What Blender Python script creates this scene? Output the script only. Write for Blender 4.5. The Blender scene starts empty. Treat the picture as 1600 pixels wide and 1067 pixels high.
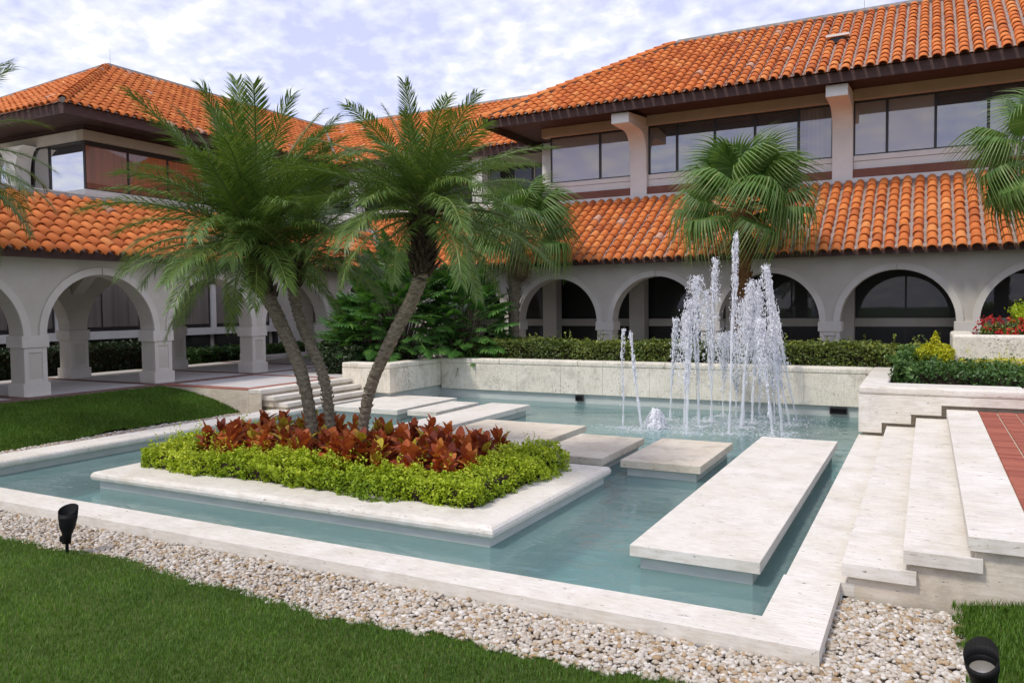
import bpy, bmesh, math, random
import numpy as np
from mathutils import Vector, Matrix
random.seed(7); rng = np.random.default_rng(11)
D = bpy.data; SC = bpy.context.scene; COL = SC.collection
rad = math.radians

# ------------------------------------------------------------------ camera
CAM = np.array([0.570, -5.117, 2.160])
_y, _p, _r = -0.4865, -0.0456, -0.0113
FW = np.array([math.sin(_y)*math.cos(_p), math.cos(_y)*math.cos(_p), math.sin(_p)])
RT = np.array([math.cos(_y), -math.sin(_y), 0.0]); UP = np.cross(RT, FW)
RT, UP = RT*math.cos(_r)+UP*math.sin(_r), -RT*math.sin(_r)+UP*math.cos(_r)
cd = D.cameras.new('camera'); cam = D.objects.new('camera', cd); COL.objects.link(cam)
cam.matrix_world = Matrix(((RT[0], UP[0], -FW[0], CAM[0]), (RT[1], UP[1], -FW[1], CAM[1]), (RT[2], UP[2], -FW[2], CAM[2]), (0, 0, 0, 1)))
cd.sensor_width = 36; cd.lens = 1227.78/1600*36; cd.clip_end = 2000; cd.clip_start = 0.05
SC.camera = cam

# ------------------------------------------------------------------ sky and sun
SUN_DIR = Vector((-0.27, -0.48, 0.83)).normalized()          # towards the sun
w = D.worlds.new('World'); SC.world = w; w.use_nodes = True
nt = w.node_tree; nt.nodes.clear()
def N(nt, t, **k):
    n = nt.nodes.new(t)
    for a, b in k.items(): setattr(n, a, b)
    return n
out = N(nt, 'ShaderNodeOutputWorld')
sky = N(nt, 'ShaderNodeTexSky'); sky.sky_type = 'NISHITA'; sky.sun_disc = False
sky.sun_elevation = math.asin(SUN_DIR.z); sky.sun_rotation = math.atan2(SUN_DIR.x, SUN_DIR.y)
bg1 = N(nt, 'ShaderNodeBackground'); bg1.inputs[1].default_value = 0.12
nt.links.new(sky.outputs[0], bg1.inputs[0])
bg2 = N(nt, 'ShaderNodeBackground'); bg2.inputs[1].default_value = 0.87
tc = N(nt, 'ShaderNodeTexCoord'); sep = N(nt, 'ShaderNodeSeparateXYZ'); nt.links.new(tc.outputs['Generated'], sep.inputs[0])
def M(op, a, b=None, c=None):
    n = N(nt, 'ShaderNodeMath', operation=op)
    for i, x in enumerate((a, b, c)):
        if x is None: continue
        if isinstance(x, (int, float)): n.inputs[i].default_value = x
        else: nt.links.new(x, n.inputs[i])
    return n.outputs[0]
zz = M('ADD', M('MAXIMUM', sep.outputs[2], 0.0), 0.28)
cx = M('DIVIDE', sep.outputs[0], zz); cy = M('DIVIDE', sep.outputs[1], zz)
cmb = N(nt, 'ShaderNodeCombineXYZ'); nt.links.new(cx, cmb.inputs[0]); nt.links.new(cy, cmb.inputs[1])
n1 = N(nt, 'ShaderNodeTexNoise'); n1.inputs['Scale'].default_value = 17.0; n1.inputs['Detail'].default_value = 4; n1.inputs['Roughness'].default_value = 0.5; n1.inputs['Distortion'].default_value = 0.15
n2 = N(nt, 'ShaderNodeTexNoise'); n2.inputs['Scale'].default_value = 1.7; n2.inputs['Detail'].default_value = 3
nt.links.new(cmb.outputs[0], n1.inputs['Vector']); nt.links.new(cmb.outputs[0], n2.inputs['Vector'])
mx = M('ADD', M('MULTIPLY', n1.outputs[0], 0.60), M('MULTIPLY', n2.outputs[0], 0.50))
rmp = N(nt, 'ShaderNodeValToRGB'); rmp.color_ramp.elements[0].position = 0.44; rmp.color_ramp.elements[1].position = 0.70
rmp.color_ramp.elements[0].color = (0.10,)*3+(1,); rmp.color_ramp.elements[1].color = (1, 1, 1, 1)
nt.links.new(mx, rmp.inputs[0])
cl = N(nt, 'ShaderNodeValToRGB'); cl.color_ramp.elements[0].color = (0.64, 0.66, 0.99, 1); cl.color_ramp.elements[1].color = (0.95, 0.95, 1.0, 1)
cl.color_ramp.elements[0].position = 0.48; cl.color_ramp.elements[1].position = 0.66
nt.links.new(mx, cl.inputs[0]); nt.links.new(cl.outputs[0], bg2.inputs[0])
mix = N(nt, 'ShaderNodeMixShader'); nt.links.new(M('MAXIMUM', rmp.outputs[0], 0.80), mix.inputs[0]); nt.links.new(bg1.outputs[0], mix.inputs[1]); nt.links.new(bg2.outputs[0], mix.inputs[2])
nt.links.new(mix.outputs[0], out.inputs[0])
sl = D.lights.new('sun', 'SUN'); sl.energy = 1.8; sl.angle = rad(10); sl.color = (1.0, 0.95, 0.87)
so = D.objects.new('sun', sl); COL.objects.link(so); so.rotation_euler = SUN_DIR.to_track_quat('Z', 'Y').to_euler(); so.location = (-20, -20, 40)
SC.render.engine = 'CYCLES'
SC.view_settings.view_transform = 'Standard'; SC.view_settings.look = 'None'; SC.view_settings.gamma = 1; SC.view_settings.exposure = 0.45
SC.view_settings.use_curve_mapping = False

# ------------------------------------------------------------------ material helpers
def newmat(name):
    m = D.materials.new(name); m.use_nodes = True; t = m.node_tree
    for n in list(t.nodes):
        if n.type not in ('BSDF_PRINCIPLED', 'OUTPUT_MATERIAL'): t.nodes.remove(n)
    b = [n for n in t.nodes if n.type == 'BSDF_PRINCIPLED'][0]
    return m, t, b
def noise(t, scale, detail=4, rough=0.55, vec=None, stretch=None, dist=0.0):
    n = N(t, 'ShaderNodeTexNoise'); n.inputs['Scale'].default_value = scale; n.inputs['Detail'].default_value = detail
    n.inputs['Roughness'].default_value = rough; n.inputs['Distortion'].default_value = dist
    if vec is None:
        g = N(t, 'ShaderNodeNewGeometry'); vec = g.outputs['Position']
    if stretch:
        mp = N(t, 'ShaderNodeMapping'); mp.inputs['Scale'].default_value = stretch; t.links.new(vec, mp.inputs[0]); vec = mp.outputs[0]
    t.links.new(vec, n.inputs['Vector']); return n.outputs[0]
def ramp(t, f, stops):
    r = N(t, 'ShaderNodeValToRGB'); e = r.color_ramp.elements
    while len(e) < len(stops): e.new(0.5)
    for el, (p, c) in zip(e, stops):
        el.position = p; el.color = tuple(c)+(1,) if len(c) == 3 else c
    t.links.new(f, r.inputs[0]); return r.outputs[0]
def mixc(t, f, a, b, mode='MIX'):
    n = N(t, 'ShaderNodeMix'); n.data_type = 'RGBA'; n.blend_type = mode
    for s, x in ((n.inputs[0], f), (n.inputs[6], a), (n.inputs[7], b)):
        if isinstance(x, (int, float)): s.default_value = x
        elif isinstance(x, tuple): s.default_value = x if len(x) == 4 else x+(1,)
        else: t.links.new(x, s)
    return n.outputs[2]
def bump(t, b, h, strength=0.3, dist=0.01):
    n = N(t, 'ShaderNodeBump'); n.inputs['Strength'].default_value = strength; n.inputs['Distance'].default_value = dist
    t.links.new(h, n.inputs['Height']); t.links.new(n.outputs[0], b.inputs['Normal'])
def noisy(name, c1, c2, scale=6, rough=0.8, bmp=0.2, bdist=0.01, fine=60, spec=0.3, stretch=None):
    m, t, b = newmat(name)
    f = noise(t, scale, 5, 0.6, stretch=stretch); c = ramp(t, f, [(0.32, c1), (0.68, c2)])
    t.links.new(c, b.inputs['Base Color']); b.inputs['Roughness'].default_value = rough; b.inputs['Specular IOR Level'].default_value = spec
    if bmp: bump(t, b, noise(t, fine, 3), bmp, bdist)
    return m
def plain(name, c, rough=0.6, spec=0.4, metal=0.0):
    m, t, b = newmat(name); b.inputs['Base Color'].default_value = c+(1,); b.inputs['Roughness'].default_value = rough
    b.inputs['Specular IOR Level'].default_value = spec; b.inputs['Metallic'].default_value = metal; return m
def travertine(name, c1, c2, stain=0.25, axis=(1.2, 9, 9), speck=0.0):
    m, t, b = newmat(name)
    base = ramp(t, noise(t, 1.6, 5, 0.6), [(0.3, c1), (0.7, c2)])
    st = ramp(t, noise(t, 5, 6, 0.65, stretch=axis), [(0.35, (0.80, 0.77, 0.70)), (0.6, (1, 1, 1))])
    base = mixc(t, 0.8, base, st, 'MULTIPLY')
    sn = ramp(t, noise(t, 2.3, 7, 0.72), [(0.50, (0, 0, 0)), (0.74, (1, 1, 1))])
    sm = N(t, 'ShaderNodeMath', operation='MULTIPLY'); t.links.new(sn, sm.inputs[0]); sm.inputs[1].default_value = stain
    base = mixc(t, sm.outputs[0], base, (0.20, 0.18, 0.145))
    if speck:
        patch = ramp(t, noise(t, 0.9, 5, 0.65), [(0.50, (0.06,)*3), (0.64, (1, 1, 1))]); sk = ramp(t, noise(t, 24, 5, 0.75), [(0.52, (0, 0, 0)), (0.60, (speck,)*3)])
        base = mixc(t, mixc(t, 1.0, patch, sk, 'MULTIPLY'), base, (0.15, 0.135, 0.11))
    pit = ramp(t, noise(t, 17, 3, 0.7, stretch=(0.55, 1.5, 1.5)), [(0.658, (0, 0, 0)), (0.70, (0.85, 0.85, 0.85))])
    fine = ramp(t, noise(t, 42, 3, 0.7, stretch=(0.5, 1.4, 1.4)), [(0.66, (0, 0, 0)), (0.71, (0.7, 0.7, 0.7))])
    pp = mixc(t, 1.0, pit, fine, 'LIGHTEN')
    base = mixc(t, pp, base, (0.10, 0.085, 0.065))
    t.links.new(base, b.inputs['Base Color']); b.inputs['Roughness'].default_value = 0.82; b.inputs['Specular IOR Level'].default_value = 0.25
    inv = N(t, 'ShaderNodeInvert'); t.links.new(pp, inv.inputs[1]); bump(t, b, inv.outputs[0], 0.5, 0.006)
    return m
def tinted(name, stops, rough=0.5, spec=0.3, trans=0.0, var=0.25, attr='tint', bmp=0, scale=9):
    """colour from a per-piece attribute through a ramp, broken up by noise; optional light passing through thin leaves"""
    m, t, b = newmat(name)
    a = N(t, 'ShaderNodeAttribute'); a.attribute_name = attr
    c = ramp(t, a.outputs['Fac'], stops)
    nz = ramp(t, noise(t, scale, 4), [(0.25, (1-var,)*3), (0.75, (1+0*var,)*3)])
    c = mixc(t, 1.0, c, nz, 'MULTIPLY')
    t.links.new(c, b.inputs['Base Color']); b.inputs['Roughness'].default_value = rough; b.inputs['Specular IOR Level'].default_value = spec
    if bmp: bump(t, b, noise(t, 45, 3), bmp, 0.006)
    if trans:
        tr = N(t, 'ShaderNodeBsdfTranslucent'); t.links.new(mixc(t, 1.0, c, (1.0, 1.0, 0.45), 'MULTIPLY'), tr.inputs[0])
        ms = N(t, 'ShaderNodeMixShader'); ms.inputs[0].default_value = trans
        o = [n for n in t.nodes if n.type == 'OUTPUT_MATERIAL'][0]
        t.links.new(b.outputs[0], ms.inputs[1]); t.links.new(tr.outputs[0], ms.inputs[2]); t.links.new(ms.outputs[0], o.inputs[0])
    return m
def glassy(name, base, refl, rough=0.02, wav=0.02, streak=None):
    m, t, b = newmat(name)
    b.inputs['Base Color'].default_value = base+(1,); b.inputs['Roughness'].default_value = 0.5
    if streak:
        c = ramp(t, noise(t, 2.0, 2, stretch=streak), [(0.35, base), (0.65, tuple(x*1.5 for x in base))]); t.links.new(c, b.inputs['Base Color'])
    g = N(t, 'ShaderNodeBsdfGlossy'); g.inputs['Roughness'].default_value = rough; g.inputs[0].default_value = (0.93, 0.93, 0.95, 1)
    bp = N(t, 'ShaderNodeBump'); bp.inputs['Strength'].default_value = wav; bp.inputs['Distance'].default_value = 0.05
    t.links.new(noise(t, 0.8, 1), bp.inputs['Height']); t.links.new(bp.outputs[0], g.inputs['Normal'])
    fr = N(t, 'ShaderNodeFresnel'); fr.inputs[0].default_value = 1.5
    ad = N(t, 'ShaderNodeMath', operation='ADD'); ad.use_clamp = True; t.links.new(fr.outputs[0], ad.inputs[0]); ad.inputs[1].default_value = refl
    ms = N(t, 'ShaderNodeMixShader'); o = [n for n in t.nodes if n.type == 'OUTPUT_MATERIAL'][0]
    t.links.new(ad.outputs[0], ms.inputs[0]); t.links.new(b.outputs[0], ms.inputs[1]); t.links.new(g.outputs[0], ms.inputs[2]); t.links.new(ms.outputs[0], o.inputs[0])
    return m

TRAV = travertine('travertine', (0.80, 0.765, 0.705), (0.68, 0.63, 0.54), 0.26)
TRAVW = travertine('weathered_travertine', (0.86, 0.81, 0.70), (0.74, 0.685, 0.57), 0.55, (7, 7, 1.2), 0.75)
TRAVS = travertine('sand_travertine', (0.74, 0.67, 0.56), (0.62, 0.54, 0.42), 0.55)
STUC = noisy('stucco', (0.52, 0.48, 0.41), (0.62, 0.58, 0.505), 1.1, 0.9, 0.25, 0.006, 55, 0.2)
STUCP = noisy('pale_stucco', (0.72, 0.69, 0.64), (0.80, 0.77, 0.72), 2, 0.88, 0.1, 0.004, 90, 0.2)
BEIGE = noisy('beige_beam_paint', (0.46, 0.385, 0.30), (0.52, 0.44, 0.35), 2, 0.85, 0.08, 0.004, 80, 0.2)
BROWN = noisy('dark_brown_wood', (0.060, 0.032, 0.028), (0.085, 0.048, 0.040), 3, 0.7, 0.15, 0.004, 40, 0.3, (1, 1, 6))
REDB = noisy('brown_flashing', (0.19, 0.075, 0.05), (0.24, 0.10, 0.07), 3, 0.7, 0.05, 0.003, 40, 0.3)
FRAME = plain('bronze_frame', (0.022, 0.018, 0.016), 0.4, 0.5)
MORT = noisy('roof_mortar', (0.27, 0.20, 0.17), (0.42, 0.34, 0.30), 14, 0.95, 0.3, 0.01, 60, 0.1)
CAPM = noisy('ridge_mortar', (0.20, 0.18, 0.165), (0.34, 0.31, 0.28), 9, 0.95, 0.4, 0.02, 30, 0.1)
TILE = tinted('clay_tile', [(0.0, (0.50, 0.130, 0.042)), (0.35, (0.68, 0.190, 0.048)), (0.7, (0.76, 0.235, 0.060)), (0.93, (0.83, 0.31, 0.095)), (1.0, (0.66, 0.36, 0.24))], 0.75, 0.25, var=0.26, bmp=0.3, scale=2.2)
GLASS = glassy('window_glass', (0.060, 0.050, 0.045), 0.20)
GLASSB = glassy('window_glass_with_blinds', (0.29, 0.245, 0.215), 0.14)
GLASSK = glassy('window_glass_with_curtains', (0.15, 0.125, 0.11), 0.14, streak=(9, 9, 0.05))
STUCR = noisy('smooth_arch_trim', (0.61, 0.57, 0.50), (0.69, 0.65, 0.58), 1.5, 0.85, 0.1, 0.004, 60, 0.2)
GLASSD = glassy('dark_ground_glass', (0.010, 0.011, 0.010), 0.0)
GLASSO = glassy('brown_reflection_glass', (0.20, 0.062, 0.022), 0.05, streak=(5, 5, 0.1))  # warm brown reflection painted into the pane colour
GLASSC = glassy('mirror_glass', (0.05, 0.055, 0.06), 0.55)
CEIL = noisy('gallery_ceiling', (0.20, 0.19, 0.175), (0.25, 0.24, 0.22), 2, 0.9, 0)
PAVE = noisy('pale_paving', (0.50, 0.47, 0.445), (0.58, 0.55, 0.52), 2.5, 0.8, 0.1, 0.004, 70, 0.3)
BRICK = tinted('red_brick', [(0, (0.30, 0.085, 0.055)), (1, (0.40, 0.13, 0.085))], 0.85, 0.2, var=0.2, bmp=0.2)
BRICKD = noisy('dull_brick_band', (0.17, 0.10, 0.085), (0.24, 0.15, 0.125), 8, 0.85, 0.2, 0.004, 50, 0.2)
BRICKM = noisy('red_brick_band', (0.27, 0.11, 0.08), (0.35, 0.155, 0.115), 8, 0.85, 0.2, 0.004, 50, 0.2)
GROUT = noisy('grout', (0.58, 0.48, 0.36), (0.66, 0.56, 0.44), 10, 0.9, 0.1)
PLAST = noisy('pool_plaster', (0.30, 0.46, 0.45), (0.38, 0.54, 0.52), 1.2, 0.7, 0.05)
PLASTW = noisy('pool_wall_plaster', (0.44, 0.47, 0.44), (0.54, 0.56, 0.52), 3, 0.75, 0.1, 0.004, 30, 0.3, (1, 1, 4))
SOIL = noisy('dark_soil', (0.025, 0.017, 0.012), (0.06, 0.043, 0.03), 14, 0.95, 0.6, 0.02, 50, 0.1)
EARTH = noisy('lawn_earth', (0.045, 0.075, 0.018), (0.080, 0.110, 0.028), 3, 0.95, 0.5, 0.02, 60, 0.1)
BLACK = plain('black_enamel', (0.006, 0.006, 0.006), 0.55, 0.15)
LENS = glassy('lamp_lens', (0.26, 0.24, 0.21), 0.12, 0.05)
TRUNK = noisy('palm_trunk_bark', (0.12, 0.098, 0.068), (0.30, 0.26, 0.19), 16, 0.95, 0.7, 0.03, 45, 0.1, (1, 1, 3))
TRUNKD = noisy('shaggy_dark_bark', (0.035, 0.026, 0.018), (0.10, 0.075, 0.05), 20, 0.95, 0.8, 0.03, 50, 0.1)
TRUNKR = noisy('rusty_fibre_bark', (0.10, 0.05, 0.02), (0.24, 0.125, 0.05), 18, 0.95, 0.8, 0.03, 50, 0.1)
STEM = noisy('woody_stem', (0.06, 0.045, 0.03), (0.12, 0.09, 0.06), 20, 0.95, 0.3)
GRASS = tinted('grass_blade', [(0, (0.080, 0.165, 0.018)), (0.6, (0.145, 0.280, 0.030)), (0.93, (0.23, 0.37, 0.05)), (1, (0.34, 0.29, 0.11))], 0.5, 0.3, 0.25, 0.45, scale=0.9)
FROND = tinted('date_frond', [(0, (0.070, 0.135, 0.028)), (0.6, (0.150, 0.245, 0.052)), (1, (0.30, 0.35, 0.08))], 0.42, 0.4, 0.28, 0.2)
FAN = tinted('fan_leaf', [(0, (0.060, 0.125, 0.026)), (0.5, (0.130, 0.240, 0.048)), (0.8, (0.28, 0.38, 0.12)), (1, (0.42, 0.46, 0.19))], 0.42, 0.4, 0.28, 0.2)
DEAD = tinted('dry_frond', [(0, (0.12, 0.08, 0.045)), (1, (0.26, 0.19, 0.11))], 0.9, 0.1, 0.1, 0.3)
LIME = tinted('lime_leaf', [(0, (0.16, 0.27, 0.018)), (0.5, (0.42, 0.55, 0.028)), (1, (0.66, 0.72, 0.07))], 0.5, 0.3, 0.3, 0.15)
YELL = tinted('yellow_leaf', [(0, (0.30, 0.36, 0.016)), (0.5, (0.58, 0.58, 0.025)), (1, (0.76, 0.70, 0.05))], 0.5, 0.3, 0.3, 0.15)
HEDGE = tinted('hedge_leaf', [(0, (0.055, 0.085, 0.018)), (0.6, (0.145, 0.20, 0.038)), (0.9, (0.29, 0.33, 0.06)), (1, (0.44, 0.45, 0.07))], 0.42, 0.4, 0.2, 0.2)
DGREEN = tinted('deep_green_leaf', [(0, (0.035, 0.085, 0.018)), (0.6, (0.085, 0.180, 0.036)), (1, (0.18, 0.31, 0.07))], 0.4, 0.45, 0.2, 0.2)
DHEDGE = tinted('dark_hedge_leaf', [(0, (0.018, 0.036, 0.012)), (0.9, (0.045, 0.080, 0.024)), (1, (0.20, 0.22, 0.15))], 0.45, 0.4, 0.15, 0.2)  # darker leaf colour for the hedge behind the arches and the step-side shrub
PHIL = tinted('split_leaf', [(0, (0.040, 0.11, 0.022)), (0.6, (0.080, 0.205, 0.040)), (1, (0.19, 0.35, 0.07))], 0.35, 0.5, 0.28, 0.2)
CROT = tinted('croton_leaf', [(0, (0.20, 0.045, 0.030)), (0.3, (0.42, 0.085, 0.036)), (0.62, (0.68, 0.18, 0.052)), (0.84, (0.75, 0.31, 0.065)), (0.9, (0.44, 0.34, 0.04)), (1, (0.66, 0.54, 0.05))], 0.5, 0.3, 0.25, 0.35, scale=22)
PETAL = tinted('red_petal', [(0, (0.40, 0.012, 0.016)), (1, (0.68, 0.05, 0.035))], 0.5, 0.3, 0.2, 0.2)
PEB = tinted('pebble', [(0, (0.22, 0.16, 0.10)), (0.2, (0.46, 0.31, 0.16)), (0.4, (0.46, 0.385, 0.29)), (0.7, (0.55, 0.49, 0.405)), (1, (0.74, 0.69, 0.61))], 0.6, 0.35, var=0.25, scale=35)
PEBBED = noisy('gravel_bed', (0.09, 0.07, 0.05), (0.18, 0.14, 0.10), 30, 0.95, 0.6, 0.02, 60, 0.1)

# ------------------------------------------------------------------ mesh helpers
def obj(name, me, parent=None, mat=None):
    o = D.objects.new(name, me)
    if mat and me is not None and not me.materials: me.materials.append(mat)
    COL.objects.link(o)
    if parent:
        o.parent = parent; o.matrix_parent_inverse = parent.matrix_world.inverted()
    return o
def thing(name, label, cat, loc=(0, 0, 0), group=None):
    o = D.objects.new(name, None); COL.objects.link(o); o.location = loc; o.empty_display_size = 0.2
    o.matrix_world = Matrix.Translation(loc)
    o['label'] = label; o['category'] = cat
    if group: o['group'] = group
    return o
def tag(o, label, cat, group=None):
    o['label'] = label; o['category'] = cat
    if group: o['group'] = group
    return o
def struct(o): o['kind'] = 'structure'; return o
def stuff(o, label=None, cat=None):
    o['kind'] = 'stuff'
    if label: o['label'] = label
    if cat: o['category'] = cat
    return o
def mesh(name, V, F, smooth=False, tint=None):
    me = D.meshes.new(name); me.from_pydata([tuple(v) for v in V], [], [tuple(f) for f in F])
    if tint is not None:
        at = me.attributes.new('tint', 'FLOAT', 'POINT'); at.data.foreach_set('value', np.full(len(me.vertices), tint, np.float32))
    if smooth: me.polygons.foreach_set('use_smooth', np.ones(len(me.polygons), bool))
    me.update(); return me
def npmesh(name, V, T, tint=None, smooth=False):
    """V (n,3), T (m,3|4) index array -> mesh, fast"""
    V = np.asarray(V, np.float32); T = np.asarray(T, np.int32); k = T.shape[1]
    me = D.meshes.new(name); me.vertices.add(len(V)); me.vertices.foreach_set('co', V.ravel())
    me.loops.add(T.size); me.loops.foreach_set('vertex_index', T.ravel())
    me.polygons.add(len(T)); me.polygons.foreach_set('loop_start', np.arange(0, T.size, k, dtype=np.int32))
    if smooth: me.polygons.foreach_set('use_smooth', np.ones(len(T), bool))
    if tint is not None:
        at = me.attributes.new('tint', 'FLOAT', 'POINT'); at.data.foreach_set('value', np.asarray(tint, np.float32))
    me.update(calc_edges=True); me.validate(); return me
class MB:
    def __init__(s): s.V = []; s.F = []
    def add(s, V, F):
        k = len(s.V); s.V += [tuple(v) for v in V]; s.F += [tuple(i+k for i in f) for f in F]; return s
    def box(s, x0, x1, y0, y1, z0, z1):
        return s.add([(x0,y0,z0),(x1,y0,z0),(x1,y1,z0),(x0,y1,z0),(x0,y0,z1),(x1,y0,z1),(x1,y1,z1),(x0,y1,z1)],
                     [(0,3,2,1),(4,5,6,7),(0,1,5,4),(1,2,6,5),(2,3,7,6),(3,0,4,7)])
    def prism(s, pts, ax, a, b):
        """polygon pts (2-D) extruded along axis ax from a to b"""
        def p3(p, c): q = list(p); q.insert(ax, c); return q
        n = len(pts); V = [p3(p, a) for p in pts]+[p3(p, b) for p in pts]
        return s.add(V, [tuple(range(n))[::-1], tuple(range(n, 2*n))]+[(i, (i+1) % n, n+(i+1) % n, n+i) for i in range(n)])
    def me(s, name, bevel=0, seg=2, smooth=False):
        m = mesh(name, s.V, s.F, smooth)
        bm = bmesh.new(); bm.from_mesh(m)
        bmesh.ops.recalc_face_normals(bm, faces=bm.faces)
        if bevel: bmesh.ops.bevel(bm, geom=[e for e in bm.edges if len(e.link_faces) == 2 and e.calc_face_angle(0) > 0.5], offset=bevel, segments=seg, profile=0.5, affect='EDGES')
        bm.to_mesh(m); bm.free(); return m
    def build(s, name, mat, parent=None, bevel=0, seg=2, smooth=False): return obj(name, s.me(name, bevel, seg, smooth), parent, mat)
def box(name, x0, x1, y0, y1, z0, z1, mat, parent=None, bevel=0.0, seg=2):
    return MB().box(x0, x1, y0, y1, z0, z1).build(name, mat, parent, bevel, seg)
def tube(pts, radii, n=8, cap=True):
    pts = [np.array(p, float) for p in pts]; V = []; F = []
    for i, p in enumerate(pts):
        d = pts[min(i+1, len(pts)-1)]-pts[max(i-1, 0)]; d /= np.linalg.norm(d)+1e-9
        a = np.cross(d, (0, 0, 1) if abs(d[2]) < 0.95 else (1, 0, 0)); a /= np.linalg.norm(a); b = np.cross(d, a)
        for k in range(n):
            t = 2*math.pi*k/n; V.append(p+radii[i]*(a*math.cos(t)+b*math.sin(t)))
    for i in range(len(pts)-1):
        for k in range(n): F.append((i*n+k, i*n+(k+1) % n, (i+1)*n+(k+1) % n, (i+1)*n+k))
    if cap: F.append(tuple(range(n))[::-1]); F.append(tuple(range((len(pts)-1)*n, len(pts)*n)))
    return V, F
def curve(ctrl, n):
    """Catmull-Rom through control points"""
    P = [np.array(c, float) for c in ctrl]; P = [2*P[0]-P[1]]+P+[2*P[-1]-P[-2]]; R = []
    for i in range(n+1):
        u = i/n*(len(P)-3); k = min(int(u), len(P)-4); t = u-k; a, b, c, d = P[k:k+4]
        R.append(0.5*((2*b)+(c-a)*t+(2*a-5*b+4*c-d)*t*t+(3*b-a-3*c+d)*t**3))
    return R
def pix(P):
    q = np.atleast_2d(P)-CAM; z = q@FW; z = np.where(z < 0.1, 0.1, z)
    return np.stack([800+1227.78*(q@RT)/z, 533.5-1227.78*(q@UP)/z, q@FW], 1)
def merge_instances(base_V, base_F, mats, tints):
    """join many copies of a small mesh: mats (n,4,4)"""
    bv = np.asarray(base_V, float); bf = np.asarray(base_F, np.int64); mats = np.asarray(mats)
    V = np.einsum('nij,vj->nvi', mats[:, :3, :3], bv)+mats[:, None, :3, 3]
    F = bf[None]+np.arange(len(mats))[:, None, None]*len(bv)
    return V.reshape(-1, 3), F.reshape(-1, bf.shape[1]), np.repeat(np.asarray(tints), len(bv))

# ================================================================== ground, lawns, water
PX0, PX1, PY0, PY1 = -11.30, -0.40, 0.40, 12.37        # pool opening inside the coping
G = 300.0
xs = [-G, -11.86, 0.0, G]; ys = [-G, 0.0, 12.9, G]
V = []; F = []
for j in range(4):
    for i in range(4): V.append((xs[i], ys[j], -0.17))
for j in range(3):
    for i in range(3):
        if (i, j) != (1, 1): F.append((j*4+i, j*4+i+1, (j+1)*4+i+1, (j+1)*4+i))
struct(obj('ground', mesh('ground', V, F), None, EARTH))
# basin: floor and plastered inner walls under the coping
b = MB(); b.box(PX0-0.06, PX1+0.06, PY0-0.06, PY1+0.1, -0.85, -0.72); struct(b.build('pool_floor', PLAST))
b = MB(); i = 0.05
b.box(PX0-0.5, PX0-i, PY0-0.3, PY1+0.3, -0.72, -0.10); b.box(PX1+i, PX1+0.35, PY0-0.3, PY1+0.3, -0.72, -0.10)
b.box(PX0-i, PX1+i, PY0-0.3, PY0-i, -0.72, -0.10); b.box(PX0-i, PX1+i, PY1+0.07, PY1+0.3, -0.72, 0.02)
struct(b.build('pool_wall', PLASTW))
# water: a thin cloudy teal surface that mirrors the sky, lightly rippled
m, t, bs = newmat('pool_water')
bs.inputs['Base Color'].default_value = (0.125, 0.225, 0.235, 1); bs.inputs['Roughness'].default_value = 0.6; bs.inputs['Specular IOR Level'].default_value = 0
t.links.new(ramp(t, noise(t, 0.55, 4, 0.6, stretch=(0.7, 1.6, 1)), [(0.32, (0.24, 0.39, 0.385)), (0.7, (0.35, 0.50, 0.49))]), bs.inputs['Base Color'])
tr = N(t, 'ShaderNodeBsdfTransparent'); tr.inputs[0].default_value = (0.66, 0.83, 0.82, 1)
gl = N(t, 'ShaderNodeBsdfGlossy'); gl.inputs['Roughness'].default_value = 0.04
bp = N(t, 'ShaderNodeBump'); bp.inputs['Strength'].default_value = 0.38; bp.inputs['Distance'].default_value = 0.06
hh = N(t, 'ShaderNodeMath', operation='ADD'); t.links.new(noise(t, 2.1, 4, 0.5, stretch=(0.8, 1.3, 1), dist=0.9), hh.inputs[0]); t.links.new(noise(t, 0.9, 2, 0.5), hh.inputs[1])
t.links.new(hh.outputs[0], bp.inputs['Height']); t.links.new(bp.outputs[0], gl.inputs['Normal'])
fr = N(t, 'ShaderNodeFresnel'); fr.inputs[0].default_value = 1.33; t.links.new(bp.outputs[0], fr.inputs['Normal'])
a1 = N(t, 'ShaderNodeMixShader'); a1.inputs[0].default_value = 0.40; t.links.new(tr.outputs[0], a1.inputs[1]); t.links.new(bs.outputs[0], a1.inputs[2])
a2 = N(t, 'ShaderNodeMixShader'); t.links.new(fr.outputs[0], a2.inputs[0]); t.links.new(a1.outputs[0], a2.inputs[1]); t.links.new(gl.outputs[0], a2.inputs[2])
t.links.new(a2.outputs[0], [n for n in t.nodes if n.type == 'OUTPUT_MATERIAL'][0].inputs[0])
WATER = m; WZ = -0.225
struct(obj('water', mesh('water', [(PX0-.055, PY0-.055, WZ), (PX1+.055, PY0-.055, WZ), (PX1+.055, PY1+.075, WZ), (PX0-.055, PY1+.075, WZ)], [(0, 1, 2, 3)]), None, WATER))

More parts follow.
